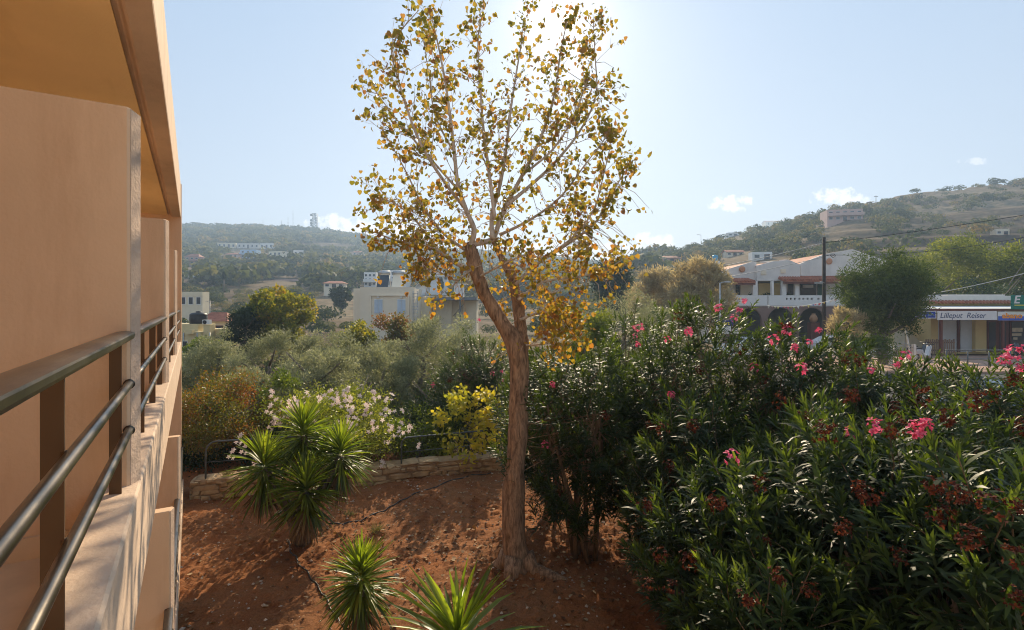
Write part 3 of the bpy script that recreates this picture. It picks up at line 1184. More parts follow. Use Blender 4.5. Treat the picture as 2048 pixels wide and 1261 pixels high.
# roots flaring out over the soil
for a, ln in ((-.35, 1.0), (1.6, .6), (2.9, .55), (4.3, .45)):
    tv.tube([Vector((math.cos(a) * .12, math.sin(a) * .12, .30)), Vector((math.cos(a) * .26, math.sin(a) * .26, .10)), Vector((math.cos(a) * .45 * ln / .6, math.sin(a) * .45 * ln / .6, .02)),
             Vector((math.cos(a + .1) * ln, math.sin(a + .1) * ln, -.08))], [.16, .12, .07, .03], 10)
P = np.array(tv.v)
ctr = P.copy()
nz = fbm(np.stack([P[:, 0] * 9, P[:, 1] * 9, P[:, 2] * 2.2], 1), 3, 71)
nz2 = fbm(P * 2.6, 2, 81)
off = rand_dirs(len(P)) * 0
dx = np.stack([fbm(P * 5 + 7, 2, 91), fbm(P * 5 + 19, 2, 92), 0 * nz], 1)
P = P + dx * .014 + np.stack([nz, nz2, 0 * nz], 1) * .010
tv.v = [tuple(p) for p in P]
tv.build('trunk', M_BARK, pop)

LIMBS = [
    # pixels, radii px at start/end, dy end
    ([(950, 545), (928, 535), (905, 522), (880, 505), (850, 492), (800, 484), (752, 466)], 9, 1.2, -.5),
    ([(938, 492), (955, 487), (985, 478), (1000, 440), (1018, 400), (1045, 350), (1075, 290), (1098, 230), (1112, 170), (1122, 100), (1135, 40)], 10, 1.2, .5),
    ([(940, 495), (948, 460), (932, 420), (916, 370), (908, 300), (900, 230), (888, 150), (874, 80), (862, 30)], 9, 1.1, -.3),
    ([(985, 478), (984, 430), (1000, 370), (1012, 300), (1020, 230), (1032, 150), (1042, 90), (1048, 40)], 7.5, 1.0, .9),
    ([(932, 420), (886, 360), (845, 295), (818, 230), (797, 160), (785, 90), (838, 20)], 5.5, .9, -.9),
    ([(990, 440), (978, 345), (966, 250), (960, 165), (956, 85), (968, 10)], 6, .9, 0.2),
    ([(1012, 412), (1060, 372), (1110, 325), (1160, 262), (1192, 190), (1190, 110), (1186, 30)], 6, .9, .8),
    ([(1031, 570), (1075, 528), (1130, 492), (1185, 452), (1215, 405), (1240, 360), (1258, 335)], 6, .9, .4),
    ([(1080, 520), (1140, 480), (1185, 425), (1205, 360), (1222, 285)], 4, .8, -.4),
    ([(1036, 600), (1085, 565), (1140, 556), (1200, 545), (1245, 520)], 5, .9, .6),
    ([(916, 380), (850, 305), (790, 235), (738, 165)], 4, .8, .4),
    ([(880, 505), (830, 440), (785, 405), (748, 398)], 4, .8, .6),
    ([(1040, 640), (1085, 625), (1130, 640), (1165, 665)], 4.5, .8, .3),
    ([(1045, 350), (1105, 300), (1150, 230), (1175, 170), (1215, 200)], 4, .8, -.5),
    ([(905, 300), (870, 230), (858, 150), (845, 70)], 3.5, .8, .8),
    ([(955, 556), (985, 540), (1025, 520), (1075, 500)], 4, .8, -.9),
    ([(930, 500), (890, 470), (850, 420), (810, 340), (760, 250)], 5, .8, -.2),
    ([(1000, 470), (1060, 440), (1120, 395), (1170, 330), (1212, 275)], 5, .8, -.8),
    ([(1038, 690), (1075, 690), (1110, 675), (1120, 640)], 3.5, .8, -.4),
    ([(950, 530), (915, 560), (880, 545), (840, 530)], 4, .8, -.6),
    ([(1010, 520), (1060, 545), (1110, 600), (1130, 660)], 4, .8, -.5),
]
ANCH = []
br = MB()
lv_hi, lv_lo = Leaves('heart'), Leaves('heart')
g = np.random.default_rng(17)
twigs = []


def leafy(p, d, n, spread, big=1.0):
    """a small bunch of hanging leaves round a twig's point"""
    p = np.array(p)
    k = n
    P = p + g.normal(0, spread, (k, 3))
    D = unit(g.normal(0, .55, (k, 3)) + np.array([0, 0, -.75]) + np.array(d) * .35)
    N = unit(g.normal(0, 1, (k, 3)) + np.array([0, -.35, .25]))
    L = g.uniform(.038, .082, k) * big
    zz = p[2]
    low = zz < 5.0
    t = np.clip((zz - 3.2) / 4.0, 0, 1)
    r = np.clip(g.beta(1.6, 1.9, k) + .06, 0, 1)
    lo = g.uniform(0, 1, k) > smooth(3.5, 5.8, np.full(k, zz))
    for sel, dst in ((lo, lv_lo), (~lo, lv_hi)):
        if sel.any():
            dst.add(P[sel], D[sel], N[sel], L[sel], L[sel] * g.uniform(.85, 1.05, sel.sum()), r[sel])


def grow(p, d, ln, r, depth):
    n = max(3, int(ln / .12))
    pts, cur, dr = [p], p, d
    for k in range(n):
        dr = (dr + Vector(g.normal(0, .10, 3)) + Vector((0, 0, .07 if depth else .03))).normalized()
        cur = cur + dr * (ln / n)
        pts.append(cur)
    br.tube(pts, list(np.linspace(r, r * .35, len(pts))), 5 if depth else 6, cap=False)
    if depth < 2:
        k = int(ln / .21) + (1 if depth == 0 else 0)
        for i in range(k):
            s = g.uniform(.2, .98)
            q = pts[min(int(s * n), n - 1)]
            side = Vector(g.normal(0, 1, 3))
            side = (side - dr * side.dot(dr)).normalized()
            nd = (dr * g.uniform(.6, 1.0) + side * g.uniform(.5, .9) + Vector((0, 0, .15))).normalized()
            grow(q, nd, ln * g.uniform(.35, .6), r * .5, depth + 1)
    # leaves over the outer half
    dens = .56 if depth == 2 else .42
    for q in pts[n // 2:]:
        if g.uniform() < dens * (1.75 - .8 * float(smooth(4.2, 7.0, np.array([q.z]))[0])):
            leafy(q, dr, g.integers(1, 4), .045)
    if g.uniform() < .9:
        leafy(pts[-1], dr, g.integers(2, 5), .06, 1.1)


for pix, r0, r1, dy in LIMBS:
    pts = limb_pts(pix, dy, .06)
    ANCH += pts[2:]
    n = len(pts)
    rr = list(np.linspace(r0 * PXM * .66, r1 * PXM * .8, n))
    br.tube(pts, rr, 9)
    L_ = sum((pts[i + 1] - pts[i]).length for i in range(n - 1))
    k = int(L_ / .125)
    for i in range(k):
        s = g.uniform(.18, 1.0) ** .9
        j = min(int(s * (n - 1)), n - 2)
        t = (pts[j + 1] - pts[j]).normalized()
        side = Vector(g.normal(0, 1, 3))
        side = (side - t * side.dot(t)).normalized()
        d = (t * g.uniform(.5, 1.1) + side * g.uniform(.45, .9)).normalized()
        grow(pts[j], d, g.uniform(.3, .8) * (1.05 - .45 * s), max(.009 - .005 * s, .0048), 1)
    for j in range(n // 2, n):
        if g.uniform() < .55:
            leafy(pts[j], (0, 0, 1), g.integers(1, 4), .06)
    leafy(pts[-1], (0, 0, 1), 6, .07)
# low curtain of orange and yellow leaves round the fork, each bunch on a thin hanging twig
anch = np.array([tuple(p) for p in ANCH])
for (px, py, sx_, sy_, nn, dy) in ((1100, 605, 60, 46, 210, .3), (1078, 690, 36, 24, 60, .5), (1150, 560, 60, 36, 120, .4), (868, 520, 40, 32, 130, -.1), (1040, 520, 60, 34, 110, .3),
                                   (880, 430, 60, 40, 120, 0), (1000, 600, 26, 46, 40, .7), (1000, 690, 26, 20, 36, .8), (852, 550, 18, 12, 42, -.5), (1190, 500, 46, 28, 80, .2),
                                   (858, 465, 50, 50, 170, .1), (950, 440, 70, 45, 150, .2), (1150, 450, 60, 50, 140, .1), (838, 545, 26, 16, 60, -.4), (980, 330, 90, 70, 170, .2), (1060, 250, 80, 80, 120, .3)):
    for q in range(nn // 3):
        w = W(px + g.normal(0, sx_), py + g.normal(0, sy_), YT + dy + g.normal(0, .4)) - PB
        leafy(w, (0, 0, -.3), 3, .05)
        d2 = np.linalg.norm(anch - np.array(w), axis=1) + .6 * np.maximum(w.z - anch[:, 2], 0)
        a = Vector(anch[int(np.argmin(d2))])
        br.tube([a, a.lerp(w, .5) + Vector((g.normal(0, .03), g.normal(0, .03), .06)), w], [.006, .0045, .003], 4, cap=False)
br.build('branches', M_LIMB, pop)
lv_hi.build('crown', LM_POPLAR, pop)
lv_lo.build('low_leaves', LM_POPLAR_LOW, pop)

# ================================================================== OLEANDERS
def shoot_template(seed, nwh=11, L=.16, slen=.42):
    g = np.random.default_rng(seed)
    lv = Leaves('lance')
    for k in range(nwh):
        s = (k + .5) / nwh
        el = R(12 + 70 * s ** 1.3) + g.normal(0, .1)
        for j in range(3):
            az = j * 2 * PI / 3 + k * 1.05 + g.normal(0, .2)
            e = el + g.normal(0, .14) - (.25 if g.uniform() < .15 else 0)
            D = np.array([[math.cos(e) * math.cos(az), math.cos(e) * math.sin(az), math.sin(e)]])
            N = np.array([[-math.sin(e) * math.cos(az), -math.sin(e) * math.sin(az), math.cos(e)]]) + .2 * g.normal(size=(1, 3))
            l = L * g.uniform(.78, 1.15) * (1 - .45 * max(0, s - .7) / .3)
            lv.add(np.array([[0, 0, s * slen]]) + D * .004, D, N, l, l * g.uniform(.13, .17), .25 + .5 * s ** 2 + g.normal(0, .08))
    return lv.arrays()


SHOOTS = [shoot_template(100 + k, 9 + k % 4, .15 + .012 * (k % 3), .34 + .05 * (k % 4)) for k in range(8)]


def flower_mesh(seed, tpl_mat, n, petals, size, spread):
    g = np.random.default_rng(seed)
    lv = Leaves('petal')
    c = rand_dirs(n, g) * g.uniform(.4, 1, (n, 1)) * spread
    for k in range(n):
        ax = unit((c[k:k + 1] / spread + np.array([[0, -.2, .6]])))[0]
        M = rot_to(ax[None], np.array([g.uniform(0, 6)]))[0]
        a = np.arange(petals) * 2 * PI / petals + g.normal(0, .15, petals)
        D = np.stack([np.cos(a), np.sin(a), np.full(petals, .45)], 1) @ M.T
        lv.add(np.repeat(c[k:k + 1], petals, 0), D, np.repeat(ax[None], petals, 0), size * g.uniform(.8, 1.2, petals), size * .9, g.uniform(0, 1, petals))
    return lv.mesh('pink_blossoms', tpl_mat)


PINKS = [flower_mesh(200 + k, LM_PINK, 10 + 3 * k, 5, .026, .055) for k in range(3)]
WITHERS = [flower_mesh(210 + k, LM_WITHER, 18 + 5 * k, 4, .022, .075) for k in range(3)]


def oleander(label, px, Y, ytop, rx, ry, nshoot, ninner, seed, flowers=(), withered=(), scale=1.0, zlow=.9, stems=8, base_pix=None):
    g = np.random.default_rng(seed)
    x = (px - CX) / F * Y
    zt = H - (ytop - HY) / F * Y
    base = Vector((x, Y, soil_at((x, Y)) - .04))
    root = thing('oleander_shrub', label, 'shrub', base, group='oleander shrubs of the hedge')
    zc = zlow + (zt - zlow) * .42
    lv = Leaves('lance')
    d = rand_dirs(nshoot * 2, g)
    d = d[(d[:, 2] > -.82)][:nshoot]
    n = len(d)
    bump = 1 + .22 * fbm(d * 2.2 + seed, 2, seed)
    k = g.uniform(.80, 1.03, n) * bump
    hz = np.where(d[:, 2] > 0, (zt - .25) - zc, zc - zlow)
    pos = np.stack([d[:, 0] * rx * k, d[:, 1] * ry * k, zc + d[:, 2] * hz * k], 1)
    pos[:, 2] = np.minimum(pos[:, 2], zt - .1 + g.uniform(-.25, .18, n))
    dirs = unit(d * np.array([1, 1, .35]) * .75 + np.array([0, 0, .95]) + .28 * g.normal(size=(n, 3)))
    di = rand_dirs(ninner, g)
    ki = g.uniform(.25, .8, (ninner, 1))
    posi = di * ki * np.array([rx, ry, (zt - zlow) * .5]) + np.array([0, 0, (zt + zlow) / 2 - .1])
    diri = unit(di * .8 + np.array([0, 0, .7]) + .4 * g.normal(size=(ninner, 3)))
    pos_all, dir_all = np.concatenate([pos, posi]), np.concatenate([dirs, diri])
    which = g.integers(0, len(SHOOTS), len(pos_all))
    for w in range(len(SHOOTS)):
        s = which == w
        if s.any():
            stamp(lv, SHOOTS[w], pos_all[s] - dir_all[s] * .28, dir_all[s], scale * g.uniform(.8, 1.15, s.sum()), g, .10)
    lv.build('foliage', LM_OLEANDER, root)
    # canes
    mb = MB()
    canes = []
    for c in range(stems):
        a = g.uniform(0, 2 * PI)
        f = g.uniform(.1, .3)
        b0 = Vector((math.cos(a) * f * .8, math.sin(a) * f * .8, 0))
        a += g.normal(0, .5)
        e = Vector((math.cos(a) * rx * .55, math.sin(a) * ry * .55, zc + .35 * (zt - zc)))
        m = b0.lerp(e, .5) + Vector((g.normal(0, .08), g.normal(0, .08), .12))
        mb.tube([b0, b0.lerp(m, .5) + Vector((g.normal(0, .03), g.normal(0, .03), .08)), m, m.lerp(e, .5), e], [.045, .038, .03, .022, .012], 8)
        canes.append((m, e))
    for i in g.choice(len(pos_all), min(120, len(pos_all)), replace=False):
        q = Vector(pos_all[i]) - Vector(dir_all[i]) * .25
        j = int(g.integers(0, len(canes)))
        s = canes[j][0].lerp(canes[j][1], g.uniform(.2, 1))
        mb.tube([s, s.lerp(q, .55) + Vector((0, 0, -.08)), q, q + Vector(dir_all[i]) * .4], [.011, .008, .006, .003], 5, cap=False)
    mb.build('canes', M_CANE, root)
    for name, lst, meshes, sc in (('pink_blossoms', flowers, PINKS, 1.0), ('withered_blossoms', withered, WITHERS, 1.0)):
        for q, (fx, fy, fY) in enumerate(lst):
            o = link(name, meshes[q % 3], root, W(fx, fy, fY) - base)
            s = sc * g.uniform(.8, 1.25)
            o.scale = (s, s, s)
            o.rotation_euler = (g.normal(0, .3), g.normal(0, .3), g.uniform(0, 6))
    return root


oleander('oleander shrub right behind the poplar trunk with thin bare canes below', 1165, 8.5, 650, 1.2, 1.05, 430, 150, 31, [(1090, 890, 7.7), (1105, 770, 7.8)], [(1240, 905, 7.6), (1120, 985, 7.7), (1210, 830, 7.6)], 1.0, .45, 7)
oleander('tall oleander in the hedge, its pink flowers in front of the white gabled apartments', 1400, 8.2, 590, 1.4, 1.2, 460, 160, 32,
         [(1280, 655, 7.3), (1378, 662, 7.2), (1438, 617, 7.4), (1468, 637, 7.2), (1490, 602, 7.4), (1478, 622, 7.3), (1508, 735, 7.1), (1342, 790, 6.95), (1275, 690, 7.2), (1335, 680, 7.2)],
         [(1355, 632, 7.2), (1398, 740, 6.95), (1300, 850, 6.95), (1480, 700, 7.0), (1420, 860, 6.9)], 1.0, .6)
oleander('oleander left of the round feathery tree, three pink blooms along its top', 1600, 7.4, 612, 1.2, 1.1, 380, 140, 33,
         [(1575, 660, 6.6), (1590, 695, 6.5), (1618, 685, 6.5), (1548, 680, 6.6), (1638, 660, 6.8)], [(1570, 655, 6.6), (1690, 720, 6.4), (1640, 845, 6.3), (1530, 760, 6.4)], 1.0, 1.0)
oleander('oleander in front of the round feathery tree, a pair of pink blooms at its top', 1770, 6.8, 688, 1.1, 1.0, 340, 130, 34,
         [(1812, 711, 6.1), (1795, 730, 6.0), (1742, 742, 6.1)], [(1860, 780, 5.8), (1830, 800, 5.8), (1790, 815, 5.8), (1700, 705, 6.3), (1720, 720, 6.2)], 1.0, .9)
oleander('oleander by the road with a big pink bloom level with the shop posts', 2010, 5.6, 696, 1.0, .95, 320, 120, 35,
         [(2025, 705, 4.9), (2042, 735, 4.8), (2012, 722, 4.9), (2046, 700, 4.9)], [(1985, 790, 4.75), (2040, 850, 4.6), (2030, 760, 4.8)], 1.0, .8)
oleander('near oleander low in the hedge, brown spent clusters at the foot of its leaves', 1500, 5.2, 890, .92, .88, 290, 110, 36,
         [(1463, 914, 4.4), ], [(1300, 1175, 4.6), (1290, 1010, 4.8), (1430, 1005, 4.4), (1520, 965, 4.4), (1320, 1110, 4.6), (1380, 1120, 4.4), (1345, 1180, 4.5), (1530, 1080, 4.3), (1490, 1235, 4.2)], 1.25, .35, 7)
oleander('near oleander with the bright double pink bloom among rusty spent clusters', 1760, 4.6, 845, 1.0, .85, 290, 110, 37,
         [(1836, 858, 3.85), (1850, 848, 3.8), (1828, 868, 3.85), (1752, 852, 3.9)], [(1655, 860, 4.0), (1740, 990, 3.7), (1780, 860, 3.8), (1640, 870, 4.0), (1870, 970, 3.6), (1690, 1055, 3.7), (1905, 1000, 3.6), (1720, 975, 3.75), (1885, 1030, 3.6), (1800, 1110, 3.6)], 1.3, .3)
oleander('nearest oleander at the hedge\'s road end with long pale lit leaves', 1990, 3.7, 860, .72, .68, 200, 70, 38,
         [], [(1990, 1010, 3.05), (2030, 1010, 3.05), (1945, 1075, 3.0), (2030, 1110, 3.0), (1920, 985, 3.1), (2040, 1200, 3.0)], 1.3, .4, 6)
oleander('small shaded oleander low at the front of the hedge, showing bare canes', 1560, 4.1, 1075, .62, .6, 150, 50, 39, [], [(1500, 1200, 3.6), (1560, 1150, 3.55), (1620, 1180, 3.5)], 1.25, .2, 6)
oleander('oleander beyond the poplar on its far side with dark pink blooms', 960, 15.2, 668, 1.25, 1.1, 320, 110, 40,
         [(985, 747, 14.0), (1003, 743, 14.0), (1008, 762, 13.9), (866, 770, 14.2), (958, 640, 14.3)], [(905, 705, 14.0), (925, 695, 14.0), (900, 760, 14.0), (930, 750, 14.0)], 1.0, .7, 7)
oleander('oleander filling the gap between the poplar and the hedge, darkest of all', 1110, 10.6, 672, 1.2, 1.0, 300, 110, 41, [(1080, 845, 9.5), (1115, 880, 9.5)], [(1160, 760, 9.5), (1130, 690, 9.7)], 1.0, .8, 6)
oleander('oleander at the back of the hedge below the grey street lamp', 1300, 11.0, 612, 1.4, 1.1, 320, 110, 42, [(1270, 672, 9.8), (1268, 655, 9.9)], [], 1.0, 1.0, 6)

oleander('oleander in the dip of the hedge, between the poplar side and the near bushes', 1395, 6.6, 775, .9, .95, 310, 110, 43, [], [(1325, 860, 6.0), (1340, 930, 5.8), (1385, 850, 5.8)], 1.05, .45, 6)
oleander('oleander in the middle of the hedge behind the bright double pink bloom', 1640, 5.75, 762, 1.0, .9, 320, 120, 44, [(1700, 865, 4.95), (1602, 735, 5.3)], [(1560, 800, 5.0), (1610, 830, 4.95), (1700, 790, 5.0)], 1.1, .5, 6)
oleander('oleander by the road behind the nearest bush, rusty clusters at its crown', 1885, 4.75, 768, .85, .8, 270, 100, 45, [], [(1850, 790, 4.2), (1900, 835, 4.1), (1950, 800, 4.1), (1815, 850, 4.1)], 1.15, .5, 6)

# ================================================================== SHRUBS AND TREES
def trunk_of(root, h, r, seed, mat_=M_BARK_GREY, lean=.1, limbs=5, spread=.5, top=None):
    g = np.random.default_rng(seed)
    mb = MB()
    pts = [Vector((0, 0, -.15))]
    for k in range(1, 6):
        pts.append(Vector((g.normal(0, lean) * k / 5, g.normal(0, lean) * k / 5, h * k / 5)))
    mb.tube(pts, list(np.linspace(r * 1.25, r * .5, 6)), 10)
    for k in range(limbs):
        a = g.uniform(0, 2 * PI)
        s = pts[int(g.integers(2, 6))]
        e = s + Vector((math.cos(a) * spread, math.sin(a) * spread, spread * g.uniform(.5, 1.1)))
        mb.tube([s, s.lerp(e, .5) + Vector((0, 0, -.05 * spread)), e], [r * .5, r * .35, r * .12], 6)
    return mb.build('trunk', mat_, root)


def tree(name, label, cat, px, Y, ytop, width_px, leafm, count, L, Wd, seed, ybase=None, group=None, lobes=18, tpl='rhomb', z0=None, trunk_r=.12, up=.2, droop=0, mat_=M_BARK_GREY,
         depth=1.0, lob=(.26, .42), shell=(.45, .85), crown_low=.25, part='crown'):
    g = np.random.default_rng(seed)
    x = (px - CX) / F * Y
    zg = T(x, Y) if z0 is None else z0
    zt = H - (ytop - HY) / F * Y
    hgt = zt - zg
    rx = width_px / 2 / F * Y
    root = thing(name, label, cat, (x, Y, zg), group=group)
    lowz = hgt * crown_low
    rz = (hgt - lowz) / 2
    c, rad_ = lobes_in(g, lobes, (rx, rx * depth, rz), lob, shell, 0)
    c[:, 2] += lowz + rz
    # keep lobes inside the wanted outline
    c[:, 2] = np.minimum(c[:, 2], hgt - rad_ * .85)
    c[:, 2] = np.maximum(c[:, 2], lowz + rad_ * .3)
    lv = crown(g, c, rad_, count, L, Wd, up, droop, tpl)
    lv.build(part, leafm, root)
    trunk_of(root, hgt * .55, trunk_r, seed, mat_, limbs=6, spread=rx * .6)
    return root


# undergrowth on the ground beyond the wall
g = np.random.default_rng(77)
n = 26000
uy = g.uniform(13.2, 46, n)
ux = (g.uniform(330, 1330, n) - CX) / F * uy
P = np.stack([ux, uy, terrain(ux, uy) + np.abs(g.normal(0, .16, n))], 1)
P[:, 2] += np.clip(fbm(P * .5, 2, 5), 0, 1) * .5
lv = Leaves('rhomb')
lv.add(P, unit(g.normal(size=(n, 3)) + (0, 0, .8)), rand_dirs(n, g), g.uniform(.08, .3, n), g.uniform(.05, .14, n), np.clip(.5 + .5 * fbm(P * .7, 2, 9), 0, 1))
tag(lv.build('undergrowth', LM_SCRUB), 'low weeds and undergrowth below the olive trees', kind='stuff')
# garden shrubs behind the stone wall
tree('reddening_shrub', 'dense shrub with small green and reddish leaves beside the hotel wall', 'shrub', 440, 13.3, 738, 270, LM_RED, 26000, (.04, .075), (.024, .042), 51, lobes=44, lob=(.2, .34), crown_low=.05, trunk_r=.06)
tree('upright_shrub', 'narrow bright green bush poking up behind the reddish shrub', 'shrub', 556, 14.8, 718, 70, LM_HIB, 3200, (.05, .09), (.025, .045), 52, lobes=12, crown_low=.1, trunk_r=.04)
tree('leafy_shrub', 'low green bush growing between the hotel corner and the reddish shrub', 'shrub', 388, 14.2, 792, 150, LM_HIB, 8000, (.045, .08), (.025, .04), 53, lobes=14, crown_low=.05, trunk_r=.05)
hib = tree('flowering_shrub', 'rounded green shrub covered in pale pink flowers behind the tall yucca', 'shrub', 680, 12.75, 768, 320, LM_HIBY, 24000, (.045, .08), (.028, .048), 54, lobes=44, lob=(.2, .34), crown_low=.06, trunk_r=.06)
g = np.random.default_rng(55)
STAR = []
for s in range(3):
    lv = Leaves('petal')
    for k in range(2 + s):
        cpos = g.normal(0, .05, (1, 3))
        ax = unit(np.array([[g.normal(0, .4), -.8, .6]]))
        Mx = rot_to(ax, np.array([g.uniform(0, 6)]))[0]
        a = np.arange(5) * 2 * PI / 5
        D = np.stack([np.cos(a), np.sin(a), np.full(5, .15)], 1) @ Mx.T
        lv.add(np.repeat(cpos, 5, 0), D, np.repeat(ax, 5, 0), .055, .045, g.uniform(0, 1, 5))
    STAR.append(lv.mesh('blossoms', LM_PALEPINK))
hb = Vector(hib.location)
for k in range(80):
    a = g.uniform(0, 2 * PI)
    rr = math.sqrt(g.uniform(0, 1))
    fx = 680 + math.cos(a) * rr * 138
    fy = 838 + math.sin(a) * rr * 66
    dep = 12.7 - 1.55 * math.sqrt(max(1 - rr * rr, .05)) - .05
    o = link('blossoms', STAR[k % 3], hib, W(fx, fy, dep) - hb)
    o.rotation_euler = (g.normal(0, .4), g.normal(0, .4), g.normal(0, .5))
for (fx, fy) in ((480, 875), (490, 895), (465, 905), (540, 815), (548, 845), (505, 930), (760, 930), (835, 890), (815, 860), (540, 790)):
    o = link('blossoms', STAR[(fx + fy) % 3], hib, W(fx, fy, 11.75) - hb)

yl = tree('yellow_sapling', 'young sapling with bright yellow leaves behind the stone wall, left of the poplar trunk', 'sapling', 940, 12.95, 762, 180, LM_YELLOW, 1150, (.075, .12), (.065, .10), 56, lobes=34, crown_low=.08, trunk_r=.02, tpl='heart', lob=(.16, .28), shell=(.3, 1.05))
tree('dark_bush', 'dark leafy bush behind the second pipe railing and wall', 'shrub', 835, 13.6, 806, 190, LM_HIB, 9000, (.045, .075), (.025, .04), 57, lobes=16, crown_low=.05, trunk_r=.05)
tree('dark_bush', 'dark thicket in shade below the olive trees, right of the pink flowered shrub', 'shrub', 890, 15.0, 748, 230, LM_DARK, 10000, (.05, .09), (.03, .05), 58, lobes=16, crown_low=.05, trunk_r=.05)
tree('dark_bush', 'dark evergreen thicket behind the end of the pipe railing', 'shrub', 470, 14.0, 842, 330, LM_DARK, 13000, (.05, .09), (.03, .05), 59, lobes=18, crown_low=.03, trunk_r=.05)

# weed tufts
for (px, py, s, lab) in ((752, 1068, .22, 'dry grass tuft on the soil above the small yucca'), (455, 958, .14, 'dead weed sprig on top of the stone wall'), (700, 1038, .1, 'small weed beside the irrigation hose')):
    p = G(px, py) if py > 1000 else W(px, py, 11.3)
    z = soil_at(p) if py > 1000 else wall_h + .04
    lv = Leaves('strand')
    n = 130
    g = np.random.default_rng(px)
    D = unit(g.normal(size=(n, 3)) * (1, 1, .3) + (0, 0, .9))
    lv.add(g.normal(0, .05, (n, 3)) * (1, 1, 0), D, perp_of(D, g), g.uniform(.4, 1.1, n) * s, .008, g.uniform(0, 1, n))
    o = lv.build('grass_tuft', LM_GRASS, loc=(p.x, p.y, z))
    tag(o, lab, 'grass tuft', 'weed tufts in the garden')

# olive trees behind the garden
for (px, Y, yt, w, sd, lab) in ((432, 21, 655, 130, 61, 'silvery olive tree nearest the cream house with the water tank'), (545, 20, 655, 190, 62, 'broad grey green olive tree below the yellowing mulberry'),
                                (665, 20.5, 648, 170, 63, 'silvery olive tree left of the cream box house'), (770, 22, 664, 150, 64, 'low olive tree below the left shuttered window of the box house'), (640, 17.5, 690, 190, 65, 'front olive tree directly above the pink flowered shrub'),
                                (845, 19, 622, 180, 66, 'large olive tree below the roofed terrace'), (930, 22, 628, 150, 67, 'olive tree just left of the leaning poplar limb'), (770, 17, 690, 150, 68, 'shaded olive tree right of the pink flowered shrub'),
                                (1245, 26, 560, 190, 69, 'olive tree behind the hedge, left of the brown tamarisks'), (500, 16.8, 730, 130, 70, 'small olive bush behind the reddish shrub'), (392, 22, 700, 110, 89, 'olive tree at the hotel corner below the yellowish flat house')):
    tree('olive_tree', lab, 'tree', px, Y, yt, w, LM_OLIVE, 14000, (.07, .13), (.018, .032), sd, group='olive trees behind the garden', lobes=64, crown_low=.06, up=.5, lob=(.13, .26), tpl='lance')

# trees of the middle distance
tree('mulberry_tree', 'big yellow green tree turning autumn colours before the wooded hill', 'tree', 562, 36, 562, 150, LM_MULB, 10000, (.16, .28), (.12, .2), 71, lobes=60, lob=(.14, .26), crown_low=.15, trunk_r=.2)
tree('cypress_tree', 'dark evergreen tree against the yellow green mulberry', 'tree', 488, 34, 596, 72, LM_DARK, 6000, (.12, .22), (.06, .1), 72, lobes=20, crown_low=.1, trunk_r=.15)
tree('leafy_shrub', 'green citrus tree with orange tinged leaves left of the box house', 'tree', 712, 31, 632, 90, LM_MULB, 4500, (.12, .2), (.09, .14), 73, lobes=16, crown_low=.1)
tree('leafy_shrub', 'dark green tree right under the shutters of the box house', 'tree', 790, 34, 626, 96, LM_RED, 5000, (.12, .2), (.09, .14), 74, lobes=16, crown_low=.1)
tree('leafy_shrub', 'green bush against the wall of the house with the water tank', 'tree', 398, 29, 672, 80, LM_HIB, 3500, (.12, .2), (.08, .12), 75, lobes=14, crown_low=.1)
tree('pine_tree', 'dark pine with a rounded top between the poplar and the tamarisks', 'tree', 1222, 62, 502, 110, LM_DARK, 7000, (.25, .5), (.12, .22), 76, lobes=22, crown_low=.2, trunk_r=.25)
tree('tamarisk_tree', 'bushy brown tamarisk left of the gabled apartments, nearer the dark pine', 'tree', 1312, 46, 530, 130, LM_TAMDRY, 10000, (.3, .5), (.05, .09), 77, lobes=60, lob=(.13, .25), crown_low=.1, tpl='strand', up=.5, group='brown tamarisks by the apartments')
tree('tamarisk_tree', 'bushy brown tamarisk touching the tiled canopy of the apartments', 'tree', 1398, 43, 512, 158, LM_TAMDRY, 14000, (.3, .5), (.05, .09), 78, lobes=70, lob=(.13, .25), crown_low=.1, tpl='strand', up=.5, group='brown tamarisks by the apartments')
tree('leafy_shrub', 'fresh green bush behind the hedge at the foot of the tamarisks', 'shrub', 1175, 24, 600, 120, LM_PINE, 5000, (.1, .18), (.06, .1), 79, lobes=16, crown_low=.1)
tree('leafy_shrub', 'pale green bush below the brown tamarisks and above the hedge', 'shrub', 1330, 30, 600, 120, LM_OLIVE, 5000, (.1, .18), (.05, .08), 80, lobes=16, crown_low=.1)
ft = tree('feathery_tree', 'round feathery green tree on a short trunk between the power pole and the shops', 'tree', 1765, 31, 482, 212, LM_TAMARISK, 58000, (.12, .24), (.035, .06), 81, lobes=150, crown_low=.14, tpl='strand', up=.05, z0=.6, trunk_r=.22, lob=(.17, .26), shell=(.1, .80))
tree('feathery_tree', 'pale dry tamarisk low on the left side of the round feathery tree', 'shrub', 1692, 30.2, 600, 66, LM_TAMDRY, 2600, (.2, .4), (.03, .05), 82, lobes=34, lob=(.14, .26), crown_low=.1, tpl='strand', up=.4, z0=.6)
for (px, Y, yt, w, sd, lab) in ((1868, 56, 456, 170, 83, 'yellow green pine rising behind the round feathery tree'), (1985, 54, 468, 150, 84, 'dark domed pine above the middle of the shop roofs'), (2062, 50, 458, 150, 85, 'pale green pine above the green letter sign'), (1925, 66, 462, 150, 86, 'far pine between the yellow green pine and the domed pine')):
    tree('pine_tree', lab, 'tree', px, Y, yt, w, LM_PINE, 10000, (.2, .38), (.1, .18), sd, lobes=60, lob=(.14, .26), crown_low=.12, trunk_r=.25, group='pines behind the shops')
tree('evergreen_hedge', 'very dark evergreen hedge along the back of the shop roof', 'hedge', 1975, 44, 548, 330, LM_DARK, 9000, (.15, .3), (.1, .16), 87, lobes=40, crown_low=.02, depth=.35, lob=(.16, .26), part='foliage')
